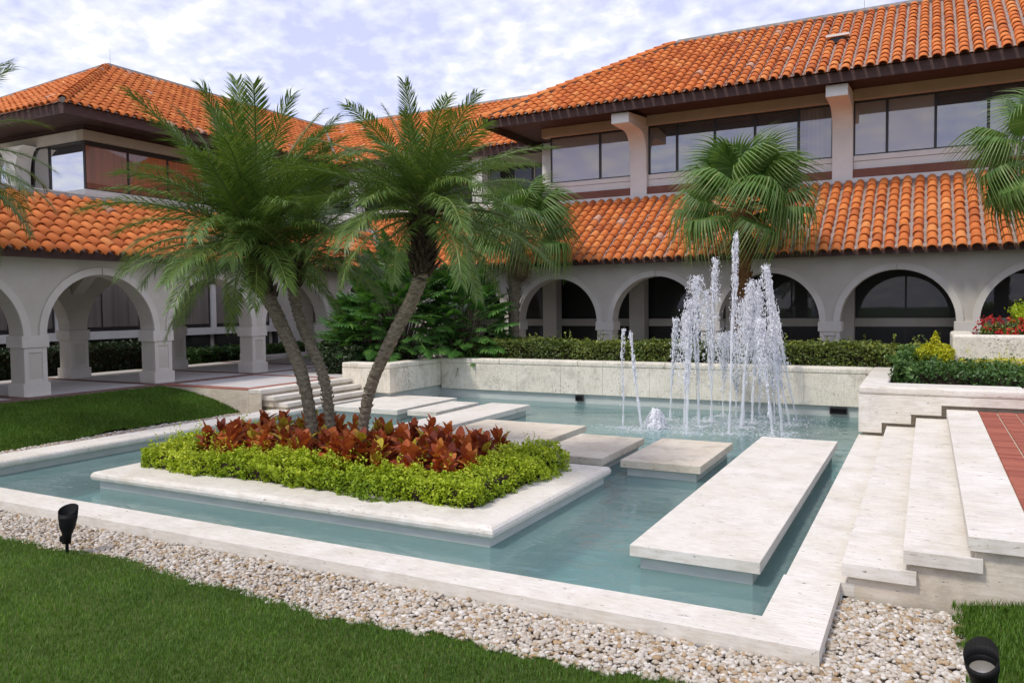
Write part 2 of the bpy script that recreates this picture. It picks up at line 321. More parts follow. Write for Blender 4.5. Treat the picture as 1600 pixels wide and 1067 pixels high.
def grid_ground(name, x0, x1, y0, y1, nx, ny, zf, mat, keep=None):
    X = np.linspace(x0, x1, nx); Y = np.linspace(y0, y1, ny); V = [(x, y, zf(x, y)) for y in Y for x in X]
    F = [(j*nx+i, j*nx+i+1, (j+1)*nx+i+1, (j+1)*nx+i) for j in range(ny-1) for i in range(nx-1) if keep is None or keep((X[i]+X[i+1])/2, (Y[j]+Y[j+1])/2)]
    return struct(obj(name, mesh(name, V, F, True), None, mat))
def front_edge(x): return -0.63-0.05*math.sin(x*1.3)-0.03*math.sin(x*3.7+1)-0.02*math.sin(x*9)
def right_edge(y): return 0.76+0.06*math.sin(y*2.2+0.6)+0.03*math.sin(y*6)
def z_front(x, y): return -0.10+0.05*min(1.0, max(0.0, (front_edge(x)-y)/0.35))+0.02*math.sin(x*0.8)*math.cos(y)
def z_right(x, y): return -0.09+0.10*min(1, max(0, (x-right_edge(y))/0.6))+0.05*max(0, y)
def z_left(x, y):
    f = min(1, max(0, (-12.55-x)/2.9)); f = 1-(1-f)**2.2; return -0.09+0.47*f
def left_edge(y): return -12.62-0.06*math.sin(y*1.7)-0.03*math.sin(y*5)
grid_ground('lawn', -16, 0.9, -7.5, -0.55, 120, 60, lambda x, y: z_front(x, y)-0.012, EARTH, lambda x, y: y < front_edge(x))
grid_ground('lawn', 0.6, 7.0, -3.5, 1.30, 60, 50, lambda x, y: z_right(x, y)-0.012, EARTH, lambda x, y: x > right_edge(y))
grid_ground('lawn', -15.2, -12.5, -4, 7.05, 40, 90, lambda x, y: z_left(x, y)-0.012, EARTH, lambda x, y: x < left_edge(y))
grid_ground('gravel_bed', -16, 2.0, -0.95, -0.002, 60, 6, lambda x, y: -0.125, PEBBED)
grid_ground('gravel_bed', 0.002, 2.0, -0.002, 1.30, 6, 6, lambda x, y: -0.125, PEBBED)
grid_ground('gravel_bed', -12.9, -11.862, -4, 7.05, 6, 40, lambda x, y: -0.115, PEBBED)

# ================================================================== travertine pool edge
def sweep_stones(parent, name, loop, prof, cuts, mat, closed=True, sides=None):
    """mitred stones swept round a rectangle (outer corners in ccw order); prof = (inset, z) points"""
    n = len(loop)
    for k in range(n):
        if sides is not None and k not in sides: continue
        p = np.array(loop[k], float); q = np.array(loop[(k+1) % n], float); L = np.linalg.norm(q-p); d = (q-p)/L; nin = np.array([-d[1], d[0]])
        m = cuts[k]
        for c in range(m):
            V = []
            for e, s in ((0, c/m), (1, (c+1)/m)):
                for ins, z in prof:
                    if e == 0 and c == 0: al = ins
                    elif e == 1 and c == m-1: al = L-ins
                    else: al = s*L+(0.0006 if e == 0 else -0.0006)
                    w2 = p+d*al+nin*ins; V.append((w2[0], w2[1], z))
            h = len(prof); MB().add(V, [tuple(range(h)), tuple(range(2*h-1, h-1, -1))]+[(i, h+i, h+(i+1) % h, (i+1) % h) for i in range(h)]).build(name, mat, parent)
def bullnose(w, z0, z1, seg=6, inner=0.01):
    r = (z1-z0)/2; P = []
    for i in range(seg+1):
        a = -math.pi/2+math.pi*i/seg; P.append((r-r*math.cos(a), (z0+z1)/2+r*math.sin(a)))
    return P+[(w, z1), (w, z0)]
cop = thing('pool_coping', 'pale travertine coping edging the long front and left sides of the teal pool', 'coping', (-6, 0.2, 0))
for i in range(8):
    x0 = -13.0+i*13.0/8; box('coping_stone', x0+0.0004, x0+13.0/8-0.0004, 0.0, 0.40, -0.115, random.uniform(-.001, 0), TRAV, cop)
box('coping_stone', -0.417, 0.0, 0.4004, 1.338, -0.115, 0.0, TRAV, cop)
for i in range(5):
    y0 = 0.404+i*1.54; V = []; pr = [(a, z) for a, z in bullnose(0.58, -0.115, 0.0)]
    for y in (y0+0.0006, y0+1.5394): V += [(-11.25-a, y, z) for a, z in pr]
    h = len(pr); MB().add(V, [tuple(range(h)), tuple(range(2*h-1, h-1, -1))]+[(k, h+k, h+(k+1) % h, (k+1) % h) for k in range(h)]).build('coping_stone', TRAV, cop)

# ------------------------------------------------------------------ stepping slabs on pedestals
def slab(x0, x1, y0, y1, label, mat, n=1, z=0.0, th=0.105):
    s = thing('stepping_slab', label, 'stone slab', ((x0+x1)/2, (y0+y1)/2, -0.72), 'travertine slabs over the pool')
    for i in range(n):
        ya = y0+(y1-y0)*i/n; yb = y0+(y1-y0)*(i+1)/n
        box('slab_top', x0, x1, ya+(0.001 if i else 0), yb-(0.001 if i < n-1 else 0), z-th, z, mat, s, 0.004, 1)
    box('pedestal', x0+0.075, x1-0.075, y0+0.075, y1-0.075, -0.72, z-th-0.002, PLASTW, s)
slab(-1.78, -0.64, 1.55, 7.95, 'longest travertine slab, running beside the right-hand steps', TRAV, 3)
slab(-3.19, -2.07, 5.18, 7.15, 'square sandy travertine slab nearest the long right-hand slab', TRAVS)
slab(-4.56, -3.45, 5.16, 7.02, 'sandy travertine slab touching the planter back right corner', TRAVS)
slab(-6.84, -4.80, 5.12, 7.85, 'wide travertine slab right behind the red croton bed', TRAVS)
slab(-8.03, -7.06, 5.14, 10.13, 'narrow long travertine slab behind the leaning palm trunk, rust spot on top', TRAV, 2)
slab(-9.02, -8.30, 8.30, 10.03, 'smallest travertine slab, beside the broad slab at the left steps', TRAV)
slab(-11.02, -9.24, 8.24, 10.62, 'broad white travertine slab at the foot of the left steps', TRAV)

# ------------------------------------------------------------------ planter island
pl = thing('island_planter', 'rectangular travertine planter standing in the pool, rounded rim', 'planter', (-6.25, 3.05, -0.72))
sweep_stones(pl, 'rim_stone', [(-9.34, 1.47), (-3.15, 1.47), (-3.15, 4.72), (-9.34, 4.72)], bullnose(0.56, -0.13, 0.0), [4, 2, 4, 2], TRAV)
b = MB(); b.box(-9.26, -3.23, 1.55, 4.64, -0.72, -0.132); b.build('planter_wall', PLASTW, pl)
box('soil', -8.85, -3.68, 1.99, 4.15, -0.131, -0.03, SOIL, pl)

# ------------------------------------------------------------------ right-hand steps and brick terrace
st = thing('stone_steps', 'broad white travertine steps rising from the pool to the brick terrace', 'steps', (0.6, 5, -0.1))
for i, (x0, x1, z, y0) in enumerate([(-0.40, 0.10, 0.0, 1.342), (0.012, 0.52, 0.165, 1.30), (0.432, 0.94, 0.32, 1.30), (0.848, 1.262, 0.477, 1.30)]):
    for k in range(3):
        ya = y0+(8.86-y0)*k/3; yb = y0+(8.86-y0)*(k+1)/3
        box('tread', x0, x1, ya+(0.0004 if k else 0), yb-0.0004, z-0.10, z-(0.0008 if k == 1 else 0), TRAV, st)
b = MB(); b.box(0.055, 1.26, 1.345, 8.7, -0.14, 0.064); b.box(0.475, 1.255, 1.346, 8.7, 0.064, 0.219); b.box(0.89, 1.25, 1.347, 8.7, 0.219, 0.376)
b.box(1.262, 8.0, 1.36, 8.7, -0.14, 0.40); b.build('step_base', TRAVS, st)
box('edge_tread', 1.264, 8.0, 1.30, 1.72, 0.377, 0.477, TRAV, st, 0.007, 1)
ter = struct(box('terrace', 1.262, 8.0, 1.722, 8.70, 0.40, 0.458, GROUT))
bmv = [MB().box(-0.112, 0.112, -0.0545, 0.0545, 0, 0.020).me('brick', 0.004, 1) for _ in range(4)]
for me_, tv in zip(bmv, (0.1, 0.4, 0.7, 1.0)):
    at = me_.attributes.new('tint', 'FLOAT', 'POINT'); at.data.foreach_set('value', np.full(len(me_.vertices), tv, np.float32)); me_.materials.append(BRICK)
cnt = 0
for i in range(5):
    for j in range(58):
        x = 1.264+0.122+i*0.242; y = 8.62-j*0.119
        u, v, _ = pix((x, y, 0.477))[0]
        if cnt < 300: o = obj('brick', random.choice(bmv), ter); o.location = (x, y, 0.4575+random.uniform(-0.002, 0.002)); cnt += 1
b = MB(); b.box(1.264+5*0.242, 8.0, 1.724, 8.69, 0.4582, 0.478); b.build('brick_field', BRICKM, ter)

# ------------------------------------------------------------------ retaining wall round the far end of the pool
wl = thing('retaining_wall', 'mottled travertine wall behind the pool with an open stepped end block', 'wall', (-5, 12.5, 0))
ZT = 0.80
edges = [-10.82, -9.75, -8.55, -7.35, -6.25, -5.1, -4.0, -2.85, -1.72, -0.4]
for a, c in zip(edges[:-1], edges[1:]): box('wall_panel', a+0.002, c-0.002, 12.37+random.uniform(0, .004), 12.80, 0.0, ZT-0.131, TRAVW, wl, 0.004, 1)
for i in range(5):
    a = -11.22+i*10.82/5; c = a+10.82/5
    box('wall_cap', a+0.002, c-0.002, 12.362, 12.81, ZT-0.13, ZT, TRAVW, wl, 0.035, 3)
# left return: faces the pool, then turns to the left beside the steps
for a, c in [(10.13, 10.9), (10.9, 11.65), (11.65, 12.366)]: box('wall_panel', -11.22, -10.82+random.uniform(0, .003), a+0.002, c-0.002, 0.09, ZT-0.131, TRAVW, wl, 0.004, 1)
box('wall_cap', -11.228, -10.812, 10.522, 12.359, ZT-0.13, ZT, TRAVW, wl, 0.035, 3)
box('wall_panel', -12.28, -11.222, 10.13, 10.53, 0.09, ZT-0.131, TRAVW, wl, 0.004, 1)
box('wall_cap', -12.288, -10.812, 10.122, 10.52, ZT-0.13, ZT, TRAVW, wl, 0.035, 3)
box('wall_base', -12.2, -10.9, 10.22, 12.5, -0.5, 0.088, PLASTW, wl)
# right return and stepped end block
for a, c in [(8.92, 10.1), (10.1, 11.2), (11.2, 12.366)]: box('wall_panel', -0.40, 0.0, a+0.002, c-0.002, 0.04, ZT-0.131, TRAVW, wl, 0.004, 1)
box('wall_cap', -0.408, 0.006, 9.462, 12.83, ZT-0.13, ZT, TRAV, wl, 0.035, 3)
pts = [(-0.40, 0.055), (-0.06, 0.055), (-0.06, 0.22), (0.36, 0.22), (0.36, 0.375), (0.78, 0.375), (0.78, 0.535), (8.0, 0.535), (8.0, ZT-0.131), (-0.40, ZT-0.131)]
MB().prism(pts, 1, 8.72, 8.915).build('stepped_panel', TRAV, wl)
for a, c in [(-0.408, 1.9), (1.9, 4.2), (4.2, 8)]: box('wall_cap', a+0.001, c-0.001, 8.712, 9.46, ZT-0.13, ZT, TRAV, wl, 0.04, 3)
box('wall_core', 0.002, 8.0, 8.916, 9.40, 0.0, ZT-0.132, TRAVS, wl)
box('wall_base', -0.36, 8.0, 8.875, 8.912, -0.5, 0.6, TRAVS, wl)
# overflow grilles at the waterline
for x, y, lb, n_ in ((-6.86, 12.40, 'small metal overflow spout low in the pool back wall, left of the jets', 0), (-1.04, 12.40, 'black overflow opening at the waterline in the right corner of the pool', 1)):
    g = thing('overflow_grille', lb, 'grille', (x, y, -0.1), 'overflow openings')
    wd = 0.10 if n_ == 0 else 0.17
    fb = MB(); fb.box(x-wd, x+wd, y-0.035, y+0.02, -0.055, -0.03); fb.box(x-wd, x+wd, y-0.035, y+0.02, -0.17, -0.15); fb.box(x-wd, x-wd+0.02, y-0.035, y+0.02, -0.15, -0.055); fb.box(x+wd-0.02, x+wd, y-0.035, y+0.02, -0.15, -0.055); fb.build('frame', FRAME, g)
    box('opening', x-wd+0.02, x+wd-0.02, y-0.008, y+0.02, -0.15, -0.055, BLACK, g)

# ------------------------------------------------------------------ left-hand steps, terrace and gallery floor
FZ = 0.42
ls = thing('stone_steps', 'four low white travertine steps up to the terrace by the left arches', 'steps', (-12, 8.5, -0.1))
for x0, x1, z, ya in [(-11.75, -11.28, 0.0, 8.115), (-11.95, -11.42, 0.14, 7.32), (-12.2, -11.70, 0.28, 7.22), (-12.34, -11.97, 0.42, 7.12)]:
    for k in range(2):
        yb = ya+(10.115-ya)*k/2; yc = ya+(10.115-ya)*(k+1)/2
        box('tread', x0, x1, yb+(0.001 if k else 0), yc-0.001, z-0.085, z, TRAV, ls, 0.006, 1)
b = MB(); b.box(-12.3, -11.50, 7.36, 10.1, -0.14, 0.053); b.box(-12.3, -11.77, 7.26, 10.1, 0.053, 0.193); b.box(-12.3, -12.03, 7.16, 10.1, 0.193, 0.333); b.build('step_base', TRAVS, ls)
box('side_wall', -12.342, -11.985, 7.125, 7.155, -0.14, 0.333, TRAVS, ls)
box('terrace', -15.12, -12.342, 7.12, 13.0, -0.16, FZ-0.022, TRAVS); struct(D.objects['terrace.001'])
t1 = D.objects['terrace.001']
box('pale_paving', -14.95, -12.62, 7.42, 9.86, FZ-0.021, FZ, PAVE, t1)
for nm, a in (('brick_border', (-15.12, -12.344, 7.122, 7.418)), ('brick_border', (-12.618, -12.344, 7.42, 10.12)), ('brick_border', (-15.12, -12.62, 9.862, 10.12)), ('pale_paving', (-15.12, -12.344, 10.122, 12.9))):
    box(nm, *a, FZ-0.021, FZ+0.001, BRICKM if nm[0] == 'b' else PAVE, t1)
gf = struct(box('gallery_floor', -20.2, -15.122, -8, 16.0, -0.16, FZ-0.022, TRAVS))
yy = -7.9
while yy < 15.9:
    box('pale_paving', -19.9, -15.42, yy, yy+2.72, FZ-0.021, FZ, PAVE, gf); box('brick_border', -19.9, -15.42, yy+2.722, yy+3.04, FZ-0.021, FZ+0.001, BRICKD, gf); yy += 3.042
box('brick_border', -15.418, -15.124, -8, 15.95, FZ-0.021, FZ+0.002, BRICKD, gf)
struct(box('arcade_floor', -24, 9, 15.86, 20.5, -0.16, FZ, PAVE))
struct(box('planting_bed', -15.1, 9.0, 12.815, 15.858, -0.16, 0.40, SOIL))
struct(box('planting_bed', -12.3, -11.23, 10.54, 12.81, -0.15, 0.55, SOIL))
struct(box('planting_bed', 0.007, 8.0, 9.462, 12.812, 0.0, 0.68, SOIL))
struct(box('planting_bed', -24, -20.21, -8, 26, -0.16, 0.20, EARTH))

# ================================================================== buildings
# ---- tiles: half barrels, laid in columns up a slope
def tile_mesh(L=0.46, r0=0.124, r1=0.100, th=0.016, n=6):
    V = []
    for (y, r) in ((0, r0), (L, r1), (0, r0-th)):
        for k in range(n+1):
            a = math.pi*k/n; V.append((r*math.cos(a), y, r*math.sin(a)*0.92))
    F = [(k, k+1, n+1+k+1, n+1+k) for k in range(n)]+[(2*(n+1)+k, 2*(n+1)+k+1, k+1, k) for k in range(n)]
    # short inner throat so the open end reads hollow
    b0 = len(V)
    for k in range(n+1):
        a = math.pi*k/n; V.append(((r0-th)*math.cos(a), 0.12, (r0-th)*math.sin(a)*0.92))
    F += [(b0+k, b0+k+1, 2*(n+1)+k+1, 2*(n+1)+k) for k in range(n)]
    return np.array(V), np.array(F)
TV, TF = tile_mesh()
TILE_ME = []
for q in np.linspace(0.04, 1.0, 12):
    me_ = npmesh('tile', TV, TF, np.full(len(TV), q)); me_.materials.append(TILE)
    me_.polygons.foreach_set('use_smooth', np.array([True]*6+[False]*12)); TILE_ME.append(me_)
def slope_tiles(E0, a, b, width, length, inside, pitch=0.30, expo=0.378, lift=0.035):
    """E0 = lower-left corner, a along the eave, b up the slope; returns 4x4 matrices"""
    a = np.array(a, float); b = np.array(b, float); n = np.cross(a, b); R = []
    if n[2] < 0: n = -n
    for i in range(int(width/pitch)):
        s = (i+0.5)*pitch; wob = rng.normal(0, 0.006)
        for j in range(int(math.ceil(length/expo))):
            t = j*expo-0.12
            if not inside(s, t+0.21): continue
            p = np.array(E0)+a*(s+wob+rng.normal(0, 0.004))+b*(t+rng.normal(0, 0.008))+n*(lift+rng.normal(0, 0.003))
            b2 = b+n*(-0.045+rng.normal(0, 0.006))+a*rng.normal(0, 0.012); b2 /= np.linalg.norm(b2); n2 = np.cross(a, b2); n2 = n2 if n2[2] > 0 else -n2; n2 /= np.linalg.norm(n2); a2 = np.cross(b2, n2)
            Mx = np.eye(4); Mx[:3, 0] = a2; Mx[:3, 1] = b2; Mx[:3, 2] = n2; Mx[:3, 3] = p; R.append(Mx)
    return R
def line_tiles(p, q, expo=0.36, sc=1.15):
    p = np.array(p, float); q = np.array(q, float); L = np.linalg.norm(q-p); d = (q-p)/L; R = []
    s = np.cross(d, (0, 0, 1)); s /= np.linalg.norm(s); n = np.cross(s, d)
    for j in range(int(L/expo)):
        Mx = np.eye(4); b2 = d-n*0.05; b2 /= np.linalg.norm(b2); n2 = np.cross(s, b2)
        Mx[:3, 0] = s*sc; Mx[:3, 1] = b2; Mx[:3, 2] = n2*sc; Mx[:3, 3] = p+d*(j*expo)+n*0.075; R.append(Mx)
    return R
def place_tiles(roof, mats, limit=300):
    """the 300 largest in view become tile objects, the others one joined field"""
    P = np.array([m[:3, 3] for m in mats]); q = pix(P); vis = (q[:, 0] > -10) & (q[:, 0] < 1610) & (q[:, 1] > -10) & (q[:, 1] < 1077) & (q[:, 2] > 0)
    score = np.where(vis, 1/np.maximum(q[:, 2], 0.1), -1)
    # tiles hidden behind the palm crowns count less
    hid = ((np.hypot((q[:, 0]-410)/200, (q[:, 1]-310)/170) < 1) | (np.hypot((q[:, 0]-680)/170, (q[:, 1]-300)/140) < 1) | (np.hypot((q[:, 0]-1160)/130, (q[:, 1]-320)/90) < 1))
    score = np.where(hid, score*0.3, score); order = np.argsort(-score)
    tint = np.clip(rng.normal(0.5, 0.2, len(mats)), 0, 0.93); sp = rng.random(len(mats)); tint = np.where(sp > 0.985, 1.0, tint)
    for k in order[:limit]:
        o = obj('tile', TILE_ME[int(round(tint[k]*11))], roof); o.matrix_world = Matrix([list(r) for r in mats[k]])
    rest = order[limit:]
    if len(rest):
        Vv, Ff, tt = merge_instances(TV, TF, np.array([mats[k] for k in rest]), tint[rest])
        stuff(obj('roof_tiles', npmesh('roof_tiles', Vv, Ff, tt, True), roof, TILE))
SL = 0.6; CT = 1/math.hypot(1, SL); ST = SL*CT                      # roof slope

# ---- arcade wall with round arches
def arch_wall(mp, cs, pitch, r, zs, zt, th, s0, s1):
    b = MB(); n = 24
    def quad(pts): b.add([mp(*p) for p in pts], [tuple(range(len(pts)))])
    for d in (0, th):
        for c in cs:
            A = [(c+r*math.cos(math.pi*k/n), zs+r*math.sin(math.pi*k/n)) for k in range(n+1)]
            for k in range(n): quad([(A[k][0], d, A[k][1]), (A[k+1][0], d, A[k+1][1]), (A[k+1][0], d, zt), (A[k][0], d, zt)])
        ed = [s0]+[v for c in cs for v in (c-r, c+r)]+[s1]
        for i in range(0, len(ed), 2):
            if ed[i+1]-ed[i] > 0.01: quad([(ed[i], d, zs), (ed[i+1], d, zs), (ed[i+1], d, zt), (ed[i], d, zt)])
    for c in cs:
        A = [(c+r*math.cos(math.pi*k/n), zs+r*math.sin(math.pi*k/n)) for k in range(n+1)]
        for k in range(n): quad([(A[k][0], 0, A[k][1]), (A[k+1][0], 0, A[k+1][1]), (A[k+1][0], th, A[k+1][1]), (A[k][0], th, A[k][1])])
    quad([(s0, 0, zt), (s1, 0, zt), (s1, th, zt), (s0, th, zt)])
    quad([(s0, 0, zs), (s0, th, zs), (s0, th, zt), (s0, 0, zt)]); quad([(s1, 0, zs), (s1, th, zs), (s1, th, zt), (s1, 0, zt)])
    me_ = b.me('arcade_wall'); bm = bmesh.new(); bm.from_mesh(me_); bmesh.ops.remove_doubles(bm, verts=bm.verts, dist=1e-4); bm.normal_update(); bm.to_mesh(me_); bm.free()
    return me_
def arch_ring(mp, c, r, zs, w, pr, th):
    """raised moulding round one arch, in two halves with a joint at the crown"""
    Rr = []
    for lo, hi in ((0.0, math.pi/2-0.008), (math.pi/2+0.008, math.pi)):
        b = MB(); n = 14; V = []
        for k in range(n+1):
            a = lo+(hi-lo)*k/n
            for rr, d in ((r-0.004, -pr), (r+w, -pr), (r+w, 0.01), (r-0.004, 0.01)): V.append(mp(c+rr*math.cos(a), d, zs+rr*math.sin(a)))
        F = [(0, 1, 2, 3), (4*n+3, 4*n+2, 4*n+1, 4*n)]
        for k in range(n):
            for i in range(4): F.append((4*k+i, 4*k+(i+1) % 4, 4*(k+1)+(i+1) % 4, 4*(k+1)+i))
        Rr.append(b.add(V, F).me('arch_moulding'))
    return Rr
def pier(parent, mp, c, w, th, z0, zi0, zi1, mat):
    """square pier: shaft with a framed panel, impost block, plinth"""
    def bx(nm, s0, s1, d0, d1, a, e, par, bev=0.006):
        b = MB(); pts = [mp(*p) for p in ((s0, d0, a), (s1, d0, a), (s1, d1, a), (s0, d1, a), (s0, d0, e), (s1, d0, e), (s1, d1, e), (s0, d1, e))]
        b.add(pts, [(0, 3, 2, 1), (4, 5, 6, 7), (0, 1, 5, 4), (1, 2, 6, 5), (2, 3, 7, 6), (3, 0, 4, 7)]); return b.build(nm, mat, par, bev, 1)
    h = w/2; col_ = bx('column', c-h, c+h, 0.0, th, z0, zi0, parent)
    mat = STUCR
    bx('impost', c-h-0.045, c+h+0.045, -0.045, th+0.045, zi0+0.001, zi1-0.001, col_)
    bx('plinth', c-h-0.045, c+h+0.045, -0.045, th+0.045, z0, z0+0.27, col_)
    f = 0.095                                                        # raised frame round the panel
    for a, e, g, k in ((c-h, c-h+f, z0+0.272, zi0-0.002), (c+h-f, c+h, z0+0.272, zi0-0.002), (c-h+f+.001, c+h-f-.001, z0+0.272, z0+0.34), (c-h+f+.001, c+h-f-.001, zi0-0.10, zi0-0.002)):
        bx('panel_frame', a, e, -0.022, 0.004, g, k, col_, 0.003)
def gutter_board(parent, mp, s0, s1, d0, d1, z0, z1): 
    b = MB(); pts = [mp(*p) for p in ((s0, d0, z0), (s1, d0, z0), (s1, d1, z0), (s0, d1, z0), (s0, d0, z1), (s1, d0, z1), (s1, d1, z1), (s0, d1, z1))]
    b.add(pts, [(0, 3, 2, 1), (4, 5, 6, 7), (0, 1, 5, 4), (1, 2, 6, 5), (2, 3, 7, 6), (3, 0, 4, 7)]); return b.build('fascia', BROWN, parent)

ZI0, ZI1, AR, PITCH = 1.41, 1.66, 1.285, 3.042
# ------------------------------------------------------------------ left gallery (open on both sides)
ga = thing('arcade_gallery', 'open covered gallery of round arches with orange barrel tile roof on the left', 'arcade', (-17.4, 6, FZ))
GX = -15.565; mpE = lambda s, d, z: (GX-d, s, z)
GC = [4.512-1.521+PITCH*k for k in range(-3, 5)]
obj('arcade_wall', arch_wall(mpE, GC, PITCH, AR, ZI1, 3.30, 0.46, GC[0]-1.521, 16.30), ga, STUC)
for c in GC:
    for m_ in arch_ring(mpE, c, AR, ZI1, 0.15, 0.04, 0.46): obj('arch_moulding', m_, ga, STUCR)
for k in range(-3, 5): pier(ga, mpE, 4.512+PITCH*k, 0.47, 0.46, FZ, ZI0, ZI1, STUC)
mpW = lambda s, d, z: (-18.75-d, s, z)
obj('arcade_wall', arch_wall(mpW, GC, PITCH, AR, ZI1, 3.30, 0.46, GC[0]-1.521, 16.30), ga, STUC)
for k in range(-3, 5): pier(ga, mpW, 4.512+PITCH*k, 0.47, 0.46, FZ, ZI0, ZI1, STUC)
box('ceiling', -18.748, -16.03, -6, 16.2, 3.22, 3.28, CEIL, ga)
for k in range(-3, 4): MB().prism([(-18.74, 2.55), (-18.2, 2.98), (-17.4, 3.1), (-16.6, 2.98), (-16.04, 2.55), (-16.04, 3.22), (-18.74, 3.22)], 1, 4.512+PITCH*k-0.15, 4.512+PITCH*k+0.15).build('ceiling_beam', STUC, ga)
EX, EZ, RX = -15.09, 3.37, -17.60; RZ = EZ+(EX-RX)*0.585
gr = MB().prism([(EX-0.08, EZ+0.05), (RX, RZ), (-20.1, EZ), (-20.1, EZ-0.06), (EX-0.08, EZ-0.02)], 1, -6, 18.2).build('roof', MORT, ga)
gutter_board(gr, mpE, -6, 15.8, -0.42, -0.38, 3.22, 3.40)
box('soffit', -15.57, -15.14, -6, 15.8, 3.285, 3.309, BROWN, gr)
c2 = 1/math.hypot(1, 0.585); bE = (-c2, 0, 0.585*c2); LE = (EX-RX)/c2
tl = slope_tiles((EX, -6, EZ), (0, 1, 0), bE, 24, LE-0.08, lambda s, t: t < LE-0.1 and -6+s < 15.75+max(0, t)*c2)
place_tiles(gr, tl)
b = MB(); V_, F_ = tube([(RX, -6, RZ+0.02), (RX, 18.2, RZ+0.02)], [0.13, 0.13], 8); b.add(V_, F_); b.build('ridge_mortar', CAPM, gr)

# ------------------------------------------------------------------ main office building: ground arcade
mb_ = thing('office_building', 'two-storey office building with arcade, dark window bands and orange tile roofs', 'building', (-2, 19, FZ))
BY = 16.32; mpS = lambda s, d, z: (s, BY+d, z)
AC = [-9.23+PITCH*k for k in range(-1, 6)]
obj('arcade_wall', arch_wall(mpS, AC, PITCH, AR, ZI1, 3.32, 0.46, -15.1, AC[-1]+1.521), mb_, STUC)
for c in AC:
    for m_ in arch_ring(mpS, c, AR, ZI1, 0.15, 0.04, 0.46): obj('arch_moulding', m_, mb_, STUCR)
for k in range(-1, 7): pier(mb_, mpS, -10.75+PITCH*(k), 0.47, 0.46, FZ, ZI0, ZI1, STUC)
box('corner_wall', -15.1, -14.03, BY+0.001, BY+0.459, FZ, ZI1-0.001, STUC, mb_)
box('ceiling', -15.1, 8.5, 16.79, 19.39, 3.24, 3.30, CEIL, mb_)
box('ground_floor_wall', -24, 9, 19.62, 19.9, FZ, 5.6, STUC, mb_)
for k in range(-3, 7): box('inner_column', -10.62+PITCH*k-0.25, -10.62+PITCH*k+0.25, 18.75, 19.2, FZ, 3.238, STUC, mb_, 0.01, 1)
for k in range(-3, 6):
    x0 = -10.62+PITCH*k+0.06; x1 = x0+PITCH-0.12
    wn = box('window', x0, x1, 19.52, 19.60, 0.5, 3.238, FRAME, mb_)
    for a, e, zA, zB in ((0.05, 1.44, 1.72, 3.15), (1.49, PITCH-0.17, 1.72, 3.15), (0.05, 1.44, 0.56, 1.40), (1.49, PITCH-0.17, 0.56, 1.40)):
        box('pane', x0+a, x0+e, 19.505, 19.518, zA, zB, GLASSD, wn)
    box('sill', x0-0.02, x1+0.02, 19.38, 19.518, 1.45, 1.69, STUC, mb_, 0.006, 1)
# lower roof
LY, LZ = 15.80, 3.40; LT = 19.36; LTZ = LZ+(LT-LY)*SL
lr = MB().add([(-15.17, LY+.08, LZ+.048), (8.5, LY+.08, LZ+.048), (8.5, LT, LTZ), (-18.65, LT, LTZ), (-15.17, LY+.08, LZ-0.02), (8.5, LY+.08, LZ-0.02), (8.5, LT, LTZ-0.06), (-18.65, LT, LTZ-0.06)],
              [(0, 1, 2, 3), (7, 6, 5, 4), (0, 4, 5, 1), (1, 5, 6, 2), (2, 6, 7, 3), (3, 7, 4, 0)]).build('roof', MORT, mb_)
gutter_board(lr, mpS, -15.05, 8.5, -0.47, -0.43, 3.29, 3.43)  # thin dark board stands in for the shadow line below the eave tiles
box('soffit', -15.0, 8.5, 15.885, 16.318, 3.322, 3.336, BROWN, lr)
LLEN = (LT-LY)/CT
tl = slope_tiles((-19, LY, LZ), (1, 0, 0), (0, CT, ST), 27.2, LLEN, lambda s, t: -19+s > -15.0-max(0, t)*CT)
V_, F_ = tube([(-15.09, 15.8, 3.44), (-17.6, 18.31, 4.95)], [0.10, 0.10], 6); MB().add(V_, F_).build('valley_flashing', CAPM, lr)
# upper storey
U0, UY = -10.90, 19.60
box('upper_wall', U0, 8.5, UY+0.06, UY+0.4, 5.3, 8.15, STUC, mb_)
box('flashing', U0-0.1, 8.5, 19.36, UY+0.058, 5.40, 5.67, STUCP, mb_); box('flashing_band', U0-0.08, 8.5, 19.42, UY+0.057, 5.672, 5.92, REDB, mb_)
PXS = [-7.71, -1.63, 4.45]
bays = [(U0, -7.99), (-7.43, -1.91), (-1.35, 4.17), (4.73, 8.5)]
mull = {0: [-9.10], 1: [-6.50, -5.31, -4.10, -2.85], 2: [-0.49, 0.71, 1.95, 3.1], 3: [6.2]}
pane_kind = {0: [GLASSB, GLASSB], 1: [GLASS, GLASS, GLASS, GLASS, GLASSK], 2: [GLASSB, GLASSB, GLASS, GLASS, GLASS], 3: [GLASS, GLASS]}
for k, (x0, x1) in enumerate(bays):
    box('sill', x0, x1, UY-0.10, UY+0.056, 6.16, 6.31, STUCP, mb_, 0.006, 1); box('sill_band', x0, x1, UY-0.085, UY+0.056, 5.922, 6.148, STUCP, mb_, 0.006, 1)
    box('window_beam', x0-(0.25 if k == 0 else 0), x1, UY-0.22, UY+0.056, 7.86, 8.16, BEIGE, mb_, 0.006, 1)
    ed = [x0]+mull[k]+[x1]
    for q in range(len(ed)-1):
        f = 0.035; wn = thing  # each window: frame bars and a pane
        fb = MB(); a, e = ed[q], ed[q+1]
        fb.box(a, a+f, UY-0.05, UY+0.05, 6.312, 7.858); fb.box(e-f, e, UY-0.05, UY+0.05, 6.312, 7.858); fb.box(a+f, e-f, UY-0.05, UY+0.05, 6.312, 6.352); fb.box(a+f, e-f, UY-0.05, UY+0.05, 7.80, 7.858)
        wo = fb.build('window', FRAME, mb_); box('pane', a+f, e-f, UY-0.01, UY+0.02, 6.352, 7.80, pane_kind[k][q], wo)
